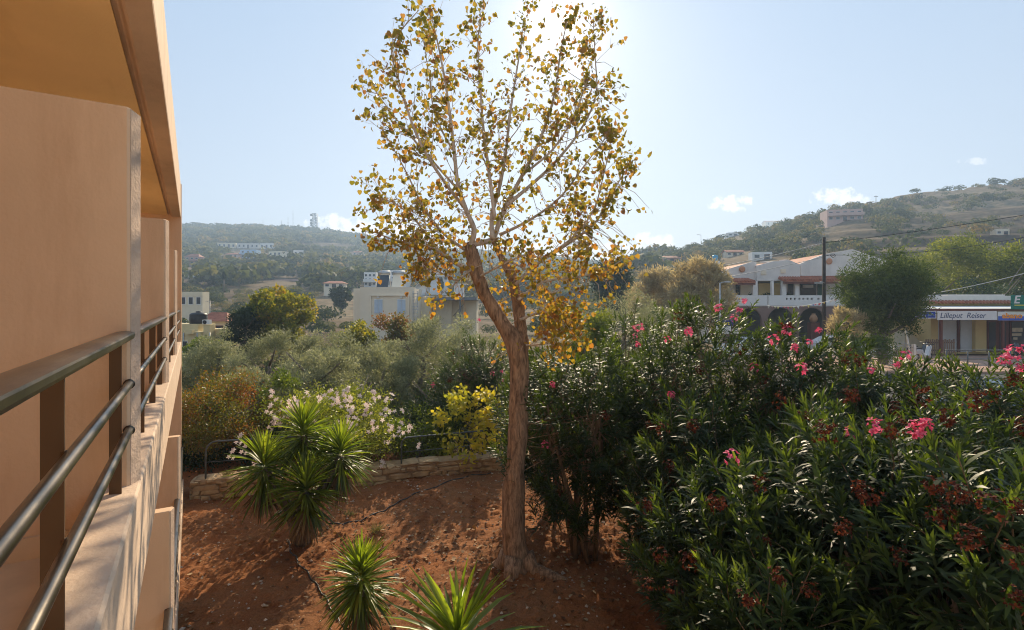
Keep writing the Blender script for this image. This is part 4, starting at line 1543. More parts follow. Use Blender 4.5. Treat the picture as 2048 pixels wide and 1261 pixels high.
tree('palm_bush', 'dark green round bush below the power pole, left of the feathery tree', 'shrub', 1730, 29, 668, 110, LM_HIB, 3500, (.12, .2), (.06, .1), 88, lobes=14, crown_low=.05, z0=.5)

# ================================================================== HILLSIDE SCRUB (far-off wood, one mass on each hill)
def scrub(name, label, n, pxr, Yr, rr, quads, seed, cover, avoid, leafm=LM_SCRUB):
    g = np.random.default_rng(seed)
    Y = np.sqrt(g.uniform(Yr[0] ** 2, Yr[1] ** 2, n))
    px = g.uniform(*pxr, n)
    x = (px - CX) / F * Y
    dens = fbm(np.stack([x * .02, Y * .02, 0 * x], 1), 3, seed) * .6 + .5
    keep = g.uniform(0, 1, n) < np.clip(dens, .08, 1) * cover * (np.interp(px, [1250, 1550, 1760, 2150], [1.9, 1.6, .8, .6]) if name == 'hillside_scrub' else 1.0)
    for (a, b, rad_) in avoid:
        keep &= np.hypot(x - a, Y - b) > rad_
        keep &= ~((np.abs(x - a * Y / b) < rad_ * .62 + 3) & (Y < b + 2) & (Y > b - max(rad_ * 5, 45)))
    x, Y = x[keep], Y[keep]
    z = terrain(x, Y)
    m = len(x)
    R0 = g.uniform(*rr, m) * np.where(g.uniform(0, 1, m) < .25, .6, 1)
    br_ = g.uniform(0, 1, m)
    q = quads
    # each bush is three or four overlapping clumps
    idx = np.repeat(np.arange(m), q)
    cl = g.integers(0, 4, m * q)
    cx = (_h(idx, cl, cl * 3 + 1, 7) - .5) * 1.1
    cy = (_h(idx, cl * 5 + 2, cl, 9) - .5) * 1.1
    cz = _h(idx * 3, cl, cl + 5, 11) * .55 + .25
    d = rand_dirs(m * q, g)
    d[:, 2] = np.abs(d[:, 2]) * 1.05 - .15
    rad_ = R0[idx]
    P = np.stack([x[idx] + (cx + d[:, 0] * .62) * rad_, Y[idx] + (cy + d[:, 1] * .62) * rad_, z[idx] + (cz + d[:, 2] * .62) * rad_ * .85], 1)
    D = unit(perp_of(d, g) + .5 * d + .3 * rand_dirs(m * q, g))
    N = unit(d + .5 * rand_dirs(m * q, g))
    lv = Leaves('rhomb')
    s = rad_ * g.uniform(.22, .5, m * q) * (60 / q) ** .5
    lv.add(P - D * (s * .5)[:, None], D, N, s, s * .75, np.clip(br_[idx] * .85 + g.uniform(0, .25, m * q), 0, 1))
    return tag(lv.build(name, leafm), label, kind='stuff')


# ------------------------------------------------------------------ houses
def house(name, label, px, ybase, wpx, hpx, Y=None, depth=.7, wallm=M_CREAM, roof='flat', roofm=M_TILE, wins=3, rows=1, rot=0.0, group=None, cat='house', extra=None, door=True, rh=.3, winm=M_GLASS, sink=1.5):
    p = hit(px, ybase) if Y is None else Vector(((px - CX) / F * Y, Y, H - (ybase - HY) / F * Y))
    Y = p.y
    if Y is not None:
        p.z = H - (ybase - HY) / F * Y
    w, h = wpx / F * Y, hpx / F * Y
    d = w * depth
    o = thing(name, label, cat, p, rot, group)
    mb = MB()
    mb.box(-w / 2, w / 2, 0, d, -sink, h)
    if roof == 'flat':
        for (a, b, c, e) in ((-w / 2, w / 2, 0, .2), (-w / 2, w / 2, d - .2, d), (-w / 2, -w / 2 + .2, .2, d - .2), (w / 2 - .2, w / 2, .2, d - .2)):
            mb.box(a, b, c, e, h, h + .35)
        mb.box(-w / 2 - .06, w / 2 + .06, -.06, -.002, h - .25, h - .08)
    mb.build('wall', wallm, o)
    if roof == 'hip':
        mb = MB()
        e = .4
        r = h * rh + .3
        x1, y1 = w / 2 + e, d + e
        k = min(d / 2, w / 2) * .9
        mb.add([(-x1, -e, h), (x1, -e, h), (x1, y1, h), (-x1, y1, h), (-x1 + k, d / 2, h + r), (x1 - k, d / 2, h + r)], [(0, 1, 5, 4), (1, 2, 5), (2, 3, 4, 5), (3, 0, 4), (3, 2, 1, 0)])
        mb.build('roof', roofm, o)
    if roof == 'gable':
        mb = MB()
        e = .3
        r = h * rh + .4
        mb.prism([(-e, h), (d / 2, h + r), (d + e, h), (d + e, h + .15), (d / 2, h + r + .15), (-e, h + .15)], 'x', -w / 2 - e, w / 2 + e)
        mb.build('roof', roofm, o)
        mb = MB()
        mb.prism([(0, h + .001), (d, h + .001), (d / 2, h + r - .02)], 'x', -w / 2 + .02, w / 2 - .02)
        mb.build('gable', wallm, o)
    fh = h / rows
    for rrow in range(rows):
        for k in range(wins):
            cx_ = -w / 2 + w * (k + .5) / wins
            ww = min(1.2, w / wins * .5)
            z0 = rrow * fh + fh * .30
            z1 = rrow * fh + fh * .78
            isdoor = door and rrow == 0 and k == wins // 2
            if isdoor:
                z0 = .02
            mb = MB()
            mb.box(cx_ - ww / 2 - .08, cx_ + ww / 2 + .08, -.05, .05, z0 - (.08 if not isdoor else 0), z1 + .08)
            f = mb.build('door' if isdoor else 'window', M_WHITE if not isdoor else M_BROWN, o)
            mb = MB()
            mb.box(cx_ - ww / 2, cx_ + ww / 2, -.062, -.0505, z0 + (.1 if isdoor else 0), z1)
            mb.build('pane', winm, f)
    if rows > 1:
        mb = MB()
        mb.box(-w / 2, w / 2, -1.2, -.07, fh - .12, fh + .05)
        mb.box(-w / 2, w / 2, -1.2, -1.1, fh + .0505, fh + .9)
        mb.build('balcony', wallm, o)
    return o, p, w, h, d


M_BLUEHOUSE = mat('blue_render', (.42, .58, .72), .8, .06, .5)
M_WHITEHOUSE = mat('white_render', (.80, .78, .74), .8, .05, .5)
M_PINKHOUSE = mat('pink_render', (.62, .42, .36), .8, .06, .5)
M_REDHOUSE = mat('terracotta_render', (.45, .24, .18), .8, .08, .5)
M_SAND = mat('sand_render', (.78, .68, .52), .85, .06, .5)

HILLHOUSES = [
    ('hill_house', 'long cream flat roofed house, leftmost of the top row on the wooded hill', 453, 497, 34, 10, M_CREAM, 'flat', 4, 1),
    ('hill_house', 'greyish green long house between the cream and white houses of the top hill row', 496, 497, 42, 9, M_GREYWALL, 'flat', 5, 1),
    ('hill_house', 'white house with a lit gable end, rightmost of the top row on the wooded hill', 533, 498, 28, 10, M_WHITEHOUSE, 'flat', 3, 1),
    ('hill_house', 'pale blue two storey house in the middle of the wooded hill', 496, 517, 32, 16, M_BLUEHOUSE, 'flat', 3, 2),
    ('hill_house', 'low red roofed house touching the left of the pale blue house', 462, 517, 26, 8, M_PINKHOUSE, 'hip', 3, 1),
    ('hill_house', 'small cream house with an arched look right of the pale blue house', 550, 513, 32, 9, M_CREAM, 'flat', 3, 1),
    ('hill_house', 'small white cube house on the wooded hill, last one to the right in its row', 596, 513, 18, 11, M_WHITEHOUSE, 'flat', 2, 1),
    ('hill_house', 'dark terracotta villa with a red hipped roof beside the hotel edge', 384, 531, 28, 17, M_REDHOUSE, 'hip', 3, 2),
    ('hill_house', 'low white terrace house on the slope under the dark terracotta villa', 378, 559, 34, 9, M_WHITEHOUSE, 'flat', 4, 1),
    ('hill_house', 'long low whitish house above the yellow green mulberry', 572, 570, 72, 9, M_PINKHOUSE, 'flat', 7, 1),
    ('hill_house', 'pinkish house far up the wooded hill, left of the poplar leaves', 715, 512, 22, 7, M_PINKHOUSE, 'hip', 2, 1),
    ('apartment_block', 'tall white apartment block with a tower behind the box house', 740, 573, 24, 26, M_WHITEHOUSE, 'flat', 3, 3),
    ('apartment_block', 'wide white apartment block, tallest roof behind the box house', 786, 573, 52, 30, M_WHITEHOUSE, 'flat', 5, 3),
    ('hill_house', 'white houses row glimpsed behind the hanging poplar leaves', 875, 562, 44, 18, M_WHITEHOUSE, 'flat', 4, 2),
    ('hill_house', 'red roofed low house left of the white apartment blocks', 668, 576, 40, 9, M_SAND, 'hip', 3, 1),
]
avoid = []
hp_list = []
for (nm, lab, px, yb_, wp, hp_, wm, rf, wn, rw) in HILLHOUSES:
    Yh = None if yb_ < 545 else {559: 205, 570: 190, 573: 165, 562: 170, 576: 140}.get(yb_, 180)
    o, p, w, h, d = house(nm, lab, px, yb_, wp, hp_, Yh, .6, wm, rf, wins=wn, rows=rw, rot=float(rng.normal(0, .12)), group='houses on the wooded hill', cat='house' if nm == 'hill_house' else 'apartments', sink=8)
    avoid.append((p.x, p.y, w * .75))

RIGHTHOUSES = [
    ('hill_house', 'pink flat roofed villa high on the dry hillside', 1690, 442, 64, 21, M_PINKHOUSE, 'flat', 5, 2),
    ('hill_house', 'long house with a shallow gabled roof on the crest of the dry hill', 1556, 452, 46, 9, M_SAND, 'gable', 4, 1),
    ('hill_house', 'white small house among trees on the ridge left of the crest house', 1466, 473, 20, 6, M_WHITEHOUSE, 'flat', 2, 1),
    ('hill_house', 'red roofed house behind the dark pine and brown tamarisks', 1344, 527, 40, 11, M_REDHOUSE, 'hip', 3, 1),
    ('hill_house', 'low house with a pale tiled roof on the slope above the apartments', 1470, 512, 34, 7, M_SAND, 'gable', 3, 1),
    ('hill_house', 'white flat house just above the apartments\' ridge', 1524, 520, 38, 13, M_WHITEHOUSE, 'flat', 2, 1),
    ('hill_house', 'turquoise house low behind the pine at the foot of the hill', 1278, 534, 30, 8, M_BLUEHOUSE, 'flat', 2, 1),
    ('hill_house', 'pale house half hidden by the pines above the green letter sign', 2005, 470, 24, 9, M_SAND, 'flat', 2, 1),
]
for (nm, lab, px, yb_, wp, hp_, wm, rf, wn, rw) in RIGHTHOUSES:
    o, p, w, h, d = house(nm, lab, px, yb_, wp, hp_, None, .6, wm, rf, wins=wn, rows=rw, rot=float(rng.normal(-.1, .12)), group='houses on the dry hill', sink=6)
    avoid.append((p.x, p.y, w * .75))

scrub('hillside_wood', 'dense scrub wood covering the far hazy hill', 9500, (330, 1330), (150, 640), (2.8, 6.4), 52, 301, 1.15, avoid)
scrub('hillside_scrub', 'scattered bushes over the dry terraced hill', 3000, (1180, 2150), (70, 262), (1.0, 3.4), 130, 302, .55, avoid)
scrub('valley_trees', 'orchard trees filling the valley floor below the wooded hill', 760, (300, 1250), (62, 165), (1.6, 3.0), 380, 303, .8, avoid)

# a few trees one can tell apart out there
for (px, yb_, hp_, lab) in ((883, 580, 24, 'slim dark cypress behind the roofed terrace'), (448, 560, 16, 'slim dark cypress on the slope below the hill villas')):
    Yc = 130
    x = (px - CX) / F * Yc
    z = H - (yb_ - HY) / F * Yc
    root = thing('cypress_tree', lab, 'tree', (x, Yc, z), group='far cypresses')
    hh = hp_ / F * Yc
    c = np.array([[0, 0, hh * s] for s in (.15, .35, .55, .72, .88)])
    lv = crown(np.random.default_rng(px), c, np.array([.5, .55, .5, .38, .2]) * hh * .28, 900, (.3, .5), (.15, .25), 1.2)
    lv.build('crown', LM_DARK, root)
    mb = MB()
    mb.tube([(0, 0, -3), (0, 0, hh * .5)], .15, 6)
    mb.build('trunk', M_BARK_GREY, root)
root = tree('pine_tree', 'round dark pine before the long low white house in the valley', 'tree', 682, 105, 573, 44, LM_DARK, 3500, (.3, .6), (.2, .35), 305, lobes=14, crown_low=.1, trunk_r=.2)

# ------------------------------------------------------------------ masts on the far ridge
def mast(px, ytop, label, r=.12):
    p = hit(px, 470, 300, 700)
    Y = 592
    x = (px - CX) / F * Y
    z = T(x, Y)
    zt = H - (ytop - HY) / F * Y
    o = thing('radio_mast', label, 'mast', (x, Y, z), group='thin radio masts on the ridge')
    mb = MB()
    mb.tube([(0, 0, -1), (0, 0, (zt - z) * .6), (0, 0, zt - z)], [r * 2.0, r * 1.4, r * .8], 6)
    mb.build('pole', M_STEEL_GREY, o)
    mb = MB()
    for k in (.35, .55, .75, .9):
        hgt = (zt - z) * k
        mb.tube([(-.9, 0, hgt), (.9, 0, hgt)], .07, 5)
    mb.build('antenna_arms', M_STEEL_GREY, o)


for px, yt, lab in ((526, 440, 'shortest thin radio mast, leftmost on the far ridge'), (563, 441, 'short thin radio mast left of the two taller ones on the ridge'), (576, 434, 'second tallest thin radio mast on the ridge'), (586, 420, 'tallest thin radio mast on the ridge, left of the lattice tower')):
    mast(px, yt, lab)
Y = 596
x = (630 - CX) / F * Y
z = T(x, Y)
zt = H - (428 - HY) / F * Y
tw = thing('telecom_tower', 'lattice telecom tower hung with round dishes on the far ridge', 'tower', (x, Y, z))
hh = zt - z
mb = MB()
bw = 2.6
for sx_ in (-1, 1):
    for sy_ in (-1, 1):
        mb.tube([(sx_ * bw, sy_ * bw, -2), (sx_ * bw * .75, sy_ * bw * .75, hh)], .28, 5)
for k in range(7):
    z0, z1 = hh * k / 7, hh * (k + 1) / 7
    for s in (-1, 1):
        mb.tube([(-bw * .95, s * bw, z0), (bw * .9, s * bw, z1)], .16, 4)
        mb.tube([(bw * .95, s * bw, z0), (-bw * .9, s * bw, z1)], .16, 4)
        mb.tube([(s * bw, -bw, z0), (s * bw, bw, z1)], .16, 4)
    mb.tube([(-bw, -bw, z1), (bw, -bw, z1)], .2, 4)
mb.build('lattice', M_STEEL_GREY, tw)
for (dx_, dz, r) in ((-2.9, .9, 1.5), (2.2, .74, 1.4), (-3.0, .60, 1.5), (-3.0, .45, 1.5), (2.6, .48, 1.2), (-2.8, .32, 1.4), (2.4, .62, 1.2), (-2.6, .12, 1.4), (.8, .93, 1.3)):
    mb = MB()
    mb.lathe([(.2, 0), (r * .7, .25), (r, .6), (r, .75), (.1, .5)], 12)
    mb.xform(Matrix.Translation((dx_, -2.9, hh * dz)) @ Matrix.Rotation(R(90), 4, 'X'))
    mb.build('dish', M_GALV if dx_ > 0 else M_STEEL_GREY, tw)
Y = 590
x = (781 - CX) / F * Y
house('ridge_building', 'small square block building on the far ridge left of the poplar leaves', 781, 486, 22, 14, Y, .7, M_GREYWALL, 'flat', wins=2, rows=1, cat='building', sink=8)

# poles and street lamp on the dry hill's ridge
for (px, yb_, hpx, lab) in ((1752, 409, 17, 'power pole with a crossarm on the skyline of the dry hill'), (1738, 432, 28, 'bare power pole on the dry slope right of the pink villa')):
    p = hit(px, yb_)
    hgt = hpx / F * p.y
    o = thing('utility_pole', lab, 'pole', p, group='power poles on the dry hill')
    mb = MB()
    mb.tube([(0, 0, -1), (0, 0, hgt)], [.16, .11], 6)
    mb.build('pole', M_WOODPOLE, o)
    mb = MB()
    mb.box(-.9, .9, -.08, .08, hgt - .5, hgt - .3)
    mb.build('crossarm', M_WOODPOLE, o)
p = hit(1402, 492)
o = thing('street_lamp', 'far street lamp standing on the skyline left of the crest house', 'street lamp', p)
hgt = 22 / F * p.y
mb = MB()
mb.tube([(0, 0, -1), (0, 0, hgt * .9), (-.3, 0, hgt), (-1.2, 0, hgt + .05)], .08, 6)
mb.build('pole', M_GALV, o)
mb = MB()
mb.box(-1.9, -1.2, -.15, .15, hgt - .05, hgt + .12)
mb.build('lamp_head', M_GALV, o)
# blue tank on a roof
p = Vector(W(1430, 523, 95))
o = thing('water_tank', 'small bright blue water tank among the bushes above the tamarisk', 'water tank', p)
mb = MB()
mb.lathe([(.02, 0), (.5, 0), (.52, .1), (.52, .95), (.4, 1.1), (.1, 1.18)], 14)
mb.build('tank', mat('blue_plastic', (.05, .32, .50), .4, .1, 2), o)
mb = MB()
mb.box(-.7, .7, -.6, .6, -6, -.002)
mb.build('plinth', M_WHITEHOUSE, o)

# ================================================================== NEARER HOUSES ON THE LEFT
# box house with shutters
Y = 54.0
bx, z0 = (770 - CX) / F * Y, T((770 - CX) / F * Y, Y)
s = Y / F
o = thing('box_house', 'cream flat roofed house with two pale blue shuttered windows and a solar heater', 'house', (bx, Y, 0))
zt = H - (577 - HY) * s
mb = MB()
w = 118 * s
x0, x1 = -w / 2 - 10 * s + 0, w / 2
x0 = (720 - 770) * s
mb.prism([(x0, -1), (x1, -1), (x1, zt), (x0, zt)], 'y', 0, 7)
mb.prism([((700 - 770) * s, -1), (x0 - .002, -1), (x0 - .002, zt + .02), ((700 - 770) * s, zt + .02)], 'y', 1.2, 7.6)
mb.box(x0 + .02, x1 - .02, .0, .25, zt, zt + .12)
# raised frame round the window bay
mb.box((742 - 770) * s, (818 - 770) * s, -.16, -.002, H - (592.5 - HY) * s, H - (590 - HY) * s)
mb.box((741 - 770) * s, (743 - 770) * s, -.16, -.002, -.5, H - (592.6 - HY) * s)
mb.box((817 - 770) * s, (819 - 770) * s, -.16, -.002, -.5, H - (592.6 - HY) * s)
mb.build('wall', M_SAND, o)
M_SHUT = mat('pale_blue_shutter', (.50, .58, .66), .6, .05, 3)
for cx_ in (757, 803):
    mb = MB()
    a, b = (cx_ - 7.5 - 770) * s, (cx_ + 7.5 - 770) * s
    zb, zz = H - (626.5 - HY) * s, H - (600 - HY) * s
    mb.box(a - .06, b + .06, -.05, -.003, zb - .06, zz + .06)
    f = mb.build('window', M_WHITE, o)
    mb = MB()
    for (c, e) in ((a, (a + b) / 2 - .02), ((a + b) / 2 + .02, b)):
        mb.box(c, e, -.10, -.052, zb, zz)
        nsl = 14
        for q in range(nsl):
            zq = zb + (zz - zb) * (q + .3) / nsl
            mb.box(c + .05, e - .05, -.112, -.1005, zq, zq + (zz - zb) / nsl * .5)
    mb.build('shutter', M_SHUT, f)
    mb = MB()
    zl = H - (595.5 - HY) * s
    mb.box((cx_ - 2 - 770) * s, (cx_ + 2 - 770) * s, -.3, -.003, zl - .05, zl + .1)
    mb.build('wall_lamp', M_GREYWALL, o)
# ladder stair on the right side of the front
mb = MB()
lx = (827 - 770) * s
mb.tube([(lx, -.22, 0), (lx, -.22, H - (583 - HY) * s)], .045, 6)
mb.tube([(lx + .5, -.22, 0), (lx + .5, -.22, H - (583 - HY) * s)], .045, 6)
for q in range(15):
    zq = .6 + q * .34
    mb.box(lx - .05, lx + .55, -.34, -.10, zq, zq + .05)
mb.build('ladder', M_GALV, o)
sh = thing('solar_heater', 'rooftop solar water heater with two tilted panels and a silver tank', 'solar heater', (bx + (775 - 770) * s, Y + 2.0, zt), group='solar heaters on the flat roofs')
for k, dx_ in enumerate((-.85, .75)):
    mb = MB()
    mb.tube([(dx_ - .62, .1, 1.75), (dx_ + .62, .1, 1.75)], .22, 12)
    mb.build('tank', M_GALV, sh)
    mb = MB()
    mb.prism([(-.9, .12), (-.05, 1.5), (0, 1.46), (-.85, .06)], 'x', dx_ - .6, dx_ + .6)
    pn = mb.build('panel', M_GLASS if k == 0 else M_SAND, sh)
    mb = MB()
    for q in (-.6, .6):
        mb.tube([(dx_ + q, .45, 0), (dx_ + q, .1, 1.55)], .035, 5)
        mb.tube([(dx_ + q, -.9, 0), (dx_ + q, .05, 1.5)], .035, 5)
    mb.build('stand', M_GALV, sh)
# neighbour with a roofed terrace
o = thing('terrace_house', 'cream house with a dark edged flat roof over its terrace, behind the poplar limb', 'house', ((905 - CX) / F * 58, 58, 0))
s = 58 / F
ox = 905


yb = 58


def X(px, y=0.0):
    return ((px - CX) * (yb + y) - (ox - CX) * yb) / F


def Zp(py, y=0.0):
    return H - (py - HY) * (yb + y) / F


mb = MB()
mb.box(X(836), X(868), 0, 5, -1, Zp(594))
mb.box(X(868) + .002, X(900), 1.5, 5, -1, Zp(601))
mb.box(X(900) + .002, X(950), 2.4, 6, -1, Zp(601))
mb.build('wall', M_CREAM, o)
mb = MB()
mb.box(X(862), X(954), -.6, 6.2, Zp(601) + .002, Zp(595))
mb.build('roof', mat('roof_edge_grey', (.16, .17, .18), .8, .1, 1), o)
for px in (866, 921):
    mb = MB()
    mb.box(X(px) - .08, X(px) + .08, -.45, -.25, -1, Zp(601))
    mb.build('post', M_STEEL_GREY, o)
mb = MB()
mb.lathe([(.05, 0), (.5, .15), (.85, .45), (.88, .46), (.1, .12)], 16)
mb.xform(Matrix.Translation((X(845), .5, Zp(594) + .7)) @ Matrix.Rotation(R(75), 4, 'X'))
mb.tube([(X(845), .6, Zp(594)), (X(845), .5, Zp(594) + .6)], .04, 6)
tag(o, None)
dsh = mb.build('satellite_dish', M_WHITE, None, loc=o.location)
tag(dsh, 'white satellite dish on the roof right of the box house', 'satellite dish')
mb = MB()
mb.box(-.55, .55, -.5, .5, 0, 1.5)
mb.box(-.9, .9, -.7, .7, 1.5, 1.62)
t_ = thing('roof_stack', 'white capped roof stack on the terrace house behind the poplar limb', 'chimney', (o.location.x + X(914), 60.5, Zp(595)))
mb.build('stack', M_WHITE, t_)
# dark masonry bits: railing of the outside stair
mb = MB()
for q in range(7):
    mb.tube([(X(905 + q * 3), 1.4, Zp(640)), (X(905 + q * 3), 1.4, Zp(632 - q * 3.5))], .02, 4)
mb.tube([(X(903), 1.4, Zp(634)), (X(925), 1.4, Zp(608))], .03, 5)
mb.build('stair_rail', M_STEEL_GREY, o)

# tank house beside the hotel edge
s = 34 / F
ox, yb = 380, 34
o = thing('tank_house', 'yellowish flat house with roof parapets, just beyond the hotel corner', 'house', ((380 - CX) / F * 34, 34, 0))
mb = MB()
mb.box(X(330), X(401), 0, 5, -1, Zp(664))
mb.box(X(330), X(389), .4, 2.4, Zp(664) + .002, Zp(649))
mb.box(X(376), X(390), -.35, -.002, Zp(668), Zp(660))
mb.box(X(402), X(438), 1.0, 5, -1, Zp(660))
mb.box(X(401) + .01, X(414), .3, .9, -1, Zp(650))
mb.build('wall', mat('pale_yellow_render', (.60, .50, .28), .85, .06, 1, stain=(.9, (1, 1, .4), (.42, .36, .24), .4)), o)
for px in (368, 395, 415):
    mb = MB()
    mb.tube([(X(px), -.04 if px < 401 else .25, -.5), (X(px), -.04 if px < 401 else .25, Zp(666))], .035, 6)
    mb.build('drainpipe', M_GALV, o)
mb = MB()
mb.box(X(366), X(376), -.06, -.003, Zp(706), Zp(682))
wf = mb.build('window', M_WHITE, o)
mb = MB()
mb.box(X(367), X(375), -.075, -.0605, Zp(705), Zp(683))
mb.build('pane', M_GLASS, wf)
tk = thing('water_tank', 'black plastic water tank on the roof beside the hotel edge', 'water tank', (o.location.x + X(375), 35.2, Zp(649)))
mb = MB()
r = 16.5 * s
mb.lathe([(r * .96, 0), (r, .06), (r, .48), (r * .97, .52), (r, .56), (r * .96, .66), (r * .7, .74), (r * .3, .77), (.08, .78)], 24)
mb.build('tank', M_BLACK, tk)
mb = MB()
mb.lathe([(.16, .78), (.17, .80), (.17, .84), (.02, .86)], 14)
mb.build('lid', M_BLACK, tk)
ac = thing('air_conditioner', 'white air conditioner unit on a ledge right of the water tank', 'air conditioner', (o.location.x + X(407), 34.35, Zp(650)))
mb = MB()
mb.box(-.22, .26, -.12, .14, .02, .32)
mb.build('casing', M_WHITE, ac)
mb = MB()
mb.lathe([(.02, .0), (.13, .0), (.13, .02), (.11, .03), (.02, .02)], 18)
mb.xform(Matrix.Translation((-.06, -.121, .17)) @ Matrix.Rotation(R(90), 4, 'X'))
mb.build('fan_grille', M_BLACK, ac)
house('red_roof_house', 'small cream house with a red hipped tile roof behind the water tank', 428, 690, 44, 47, 42, .8, M_CREAM, 'hip', wins=2, rows=1, rh=.22, sink=2)
mb = MB()
p = W(421, 641, 43.3)
t_ = thing('tv_aerial', 'thin pole aerial rising from the red hipped roof', 'aerial', W(420, 632, 44))
mb.tube([(0, 0, -1.2), (0, 0, 1.3)], .025, 5)
mb.build('pole', M_GALV, t_)
mb = MB()
mb.tube([(-.35, 0, 1.2), (.35, 0, 1.25)], .015, 4)
for q in range(4):
    mb.tube([(-.3 + q * .18, -.2, 1.21 + q * .01), (-.3 + q * .18, .2, 1.21 + q * .01)], .01, 4)
mb.build('aerial', M_GALV, t_)
house('white_house', 'whitish flat roofed house with dark windows and a lit side stair by the hotel edge', 382, 617, 46, 28, 72, .5, M_CREAM, 'flat', wins=3, rows=1, sink=3, door=False)

# ================================================================== APARTMENTS ON THE RIGHT
YA = 48.0
s = YA / F
ox, yb = 1570, YA
ap = thing('apartment_building', 'long pale grey apartment building with gables, tiled canopies and arched ground floor', 'apartments', ((1570 - CX) / F * YA, YA, 0))
GRD = .5
mb = MB()
mb.box(X(1440), X(1790), 2.2, 9, GRD - 1, Zp(566))                               # rear body, recessed behind the verandas
gables = [(.9, [(1440, 547), (1505, 527), (1513, 527)], 566), (.5, [(1514, 535), (1548, 526), (1580, 524), (1600, 533)], 562), (.7, [(1601, 531), (1650, 512), (1705, 502), (1790, 530)], 552)]
for yf, top, zb_ in gables:
    poly = [(X(top[0][0], yf), Zp(zb_, yf))] + [(X(a, yf), Zp(b, yf)) for a, b in top] + [(X(top[-1][0], yf), Zp(zb_, yf))]
    mb.prism(poly, 'y', yf, 9)
mb.build('wall', M_GREYWALL, ap)
for yf, top, zb_ in gables:
    q = [(X(a, yf), Zp(b, yf)) for a, b in top]
    mb = MB()
    mb.prism([(a, b + .004) for a, b in q] + [(a, b + .12) for a, b in reversed(q)], 'y', yf + .3, 8.9)
    mb.build('roof', M_TILE, ap)
    mb = MB()
    mb.prism([(a, b + .004) for a, b in q] + [(a, b + .16) for a, b in reversed(q)], 'y', yf + .05, yf + .298)
    mb.build('roof_parapet', M_GREYWALL, ap)
mb = MB()
mb.box(X(1440), X(1790), 0, 2.19, Zp(613), Zp(610.5))
mb.build('balcony_slab', M_GREYWALL, ap)
# balcony parapet, the small square openings are real holes
def parapet(a, b, holes):
    mb = MB()
    z0, z1 = Zp(610.4), Zp(591)
    hz0, hz1 = Zp(600), Zp(596.2)
    mb.box(a, b, 0, .18, z0, hz0)
    mb.box(a, b, 0, .18, hz1, z1)
    xs = [a] + [v for c in holes for v in (c - .09, c + .09)] + [b]
    for i in range(0, len(xs), 2):
        if xs[i + 1] > xs[i]:
            mb.box(xs[i], xs[i + 1], 0, .18, hz0, hz1)
    mb.build('parapet', M_WHITEHOUSE, ap)


parapet(X(1440), X(1535), [X(1466), X(1473), X(1479)])
parapet(X(1537), X(1790), [X(c) for c in (1574, 1582, 1590, 1599, 1607, 1615.5, 1623.5, 1637, 1664, 1672, 1680)])
for (a, b, zt_, zb_) in ((1440, 1506, 553, 563.5), (1562, 1700, 546, 561)):
    mb = MB()
    mb.prism([(-.55, Zp(zb_)), (1.9, Zp(zt_)), (1.9, Zp(zt_) - .15), (-.55, Zp(zb_) - .15)], 'x', X(a), X(b))
    n = int((X(b) - X(a)) / .24)
    for k in range(n):
        xx = X(a) + (k + .5) * (X(b) - X(a)) / n
        mb.tube([(xx, -.58, Zp(zb_) + .02), (xx, 1.88, Zp(zt_) + .02)], .085, 6)
    cn = mb.build('canopy', M_TILE, ap)
    mb = MB()
    mb.box(X(a), X(b), -.5, -.36, Zp(zb_) - .34, Zp(zb_) - .152)
    mb.build('beam', M_BROWN, cn)
for px, wd in ((1511, 4.5), (1546, 2.2), (1569, 4), (1595, 4), (1700, 4)):
    mb = MB()
    mb.box(X(px - wd), X(px + wd), .02, .32, Zp(590.8), Zp(562.5))
    mb.build('column', M_WHITEHOUSE, ap)
for (a, b, m_) in ((1472, 1480, M_GLASS), (1482, 1502, M_SAND), (1518, 1542, M_YELLOW), (1549, 1560, M_YELLOW), (1577, 1590, M_GLASS), (1601, 1633, M_GLASS), (1636, 1646, mat('green_shutter', (.07, .14, .11), .6, .1, 2))):
    mb = MB()
    mb.box(X(a, 2.1), X(b, 2.1), 2.12, 2.196, Zp(610, 2.1), Zp(567, 2.1))
    mb.build('veranda_door', m_, ap)
mb = MB()
mb.box(X(1606, 2), X(1626, 2), 1.95, 2.1, Zp(576, 2), Zp(570, 2))
mb.build('awning_blind', M_WHITE, ap)
# small windows in the gable walls
for px, py in ((1566, 542), (1527, 545)):
    mb = MB()
    mb.box(X(px - 5, .5), X(px + 5, .5), .42, .497, Zp(py + 4), Zp(py - 4))
    f = mb.build('window', M_SAND, ap)
    mb = MB()
    mb.box(X(px - 4, .5), X(px + 4, .5), .40, .4195, Zp(py + 3), Zp(py - 3))
    mb.build('pane', M_SAND, f)
for px, py, yy in ((1484, 539, .86), (1658, 523, .66)):
    mb = MB()
    mb.lathe([(.05, 0), (.28, .02), (.30, .10), (.16, .12), (.05, .1)], 16)
    mb.xform(Matrix.Translation((X(px, yy), yy + .04, Zp(py, yy))) @ Matrix.Rotation(R(90), 4, 'X'))
    mb.build('gable_roundel', mat('terracotta_disc', (.52, .26, .15), .8, .1, 3), ap)
mb = MB()
mb.prism([(1.2, Zp(524) + .1), (2.6, Zp(519)), (2.6, Zp(519) - .08), (1.2, Zp(524) + .02)], 'x', X(1546), X(1578))
mb.build('skylight', M_WHITE, ap)
mb = MB()
mb.box(X(1585), X(1593), 1.4, 2.4, Zp(531), Zp(517))
mb.build('chimney', M_WHITEHOUSE, ap)
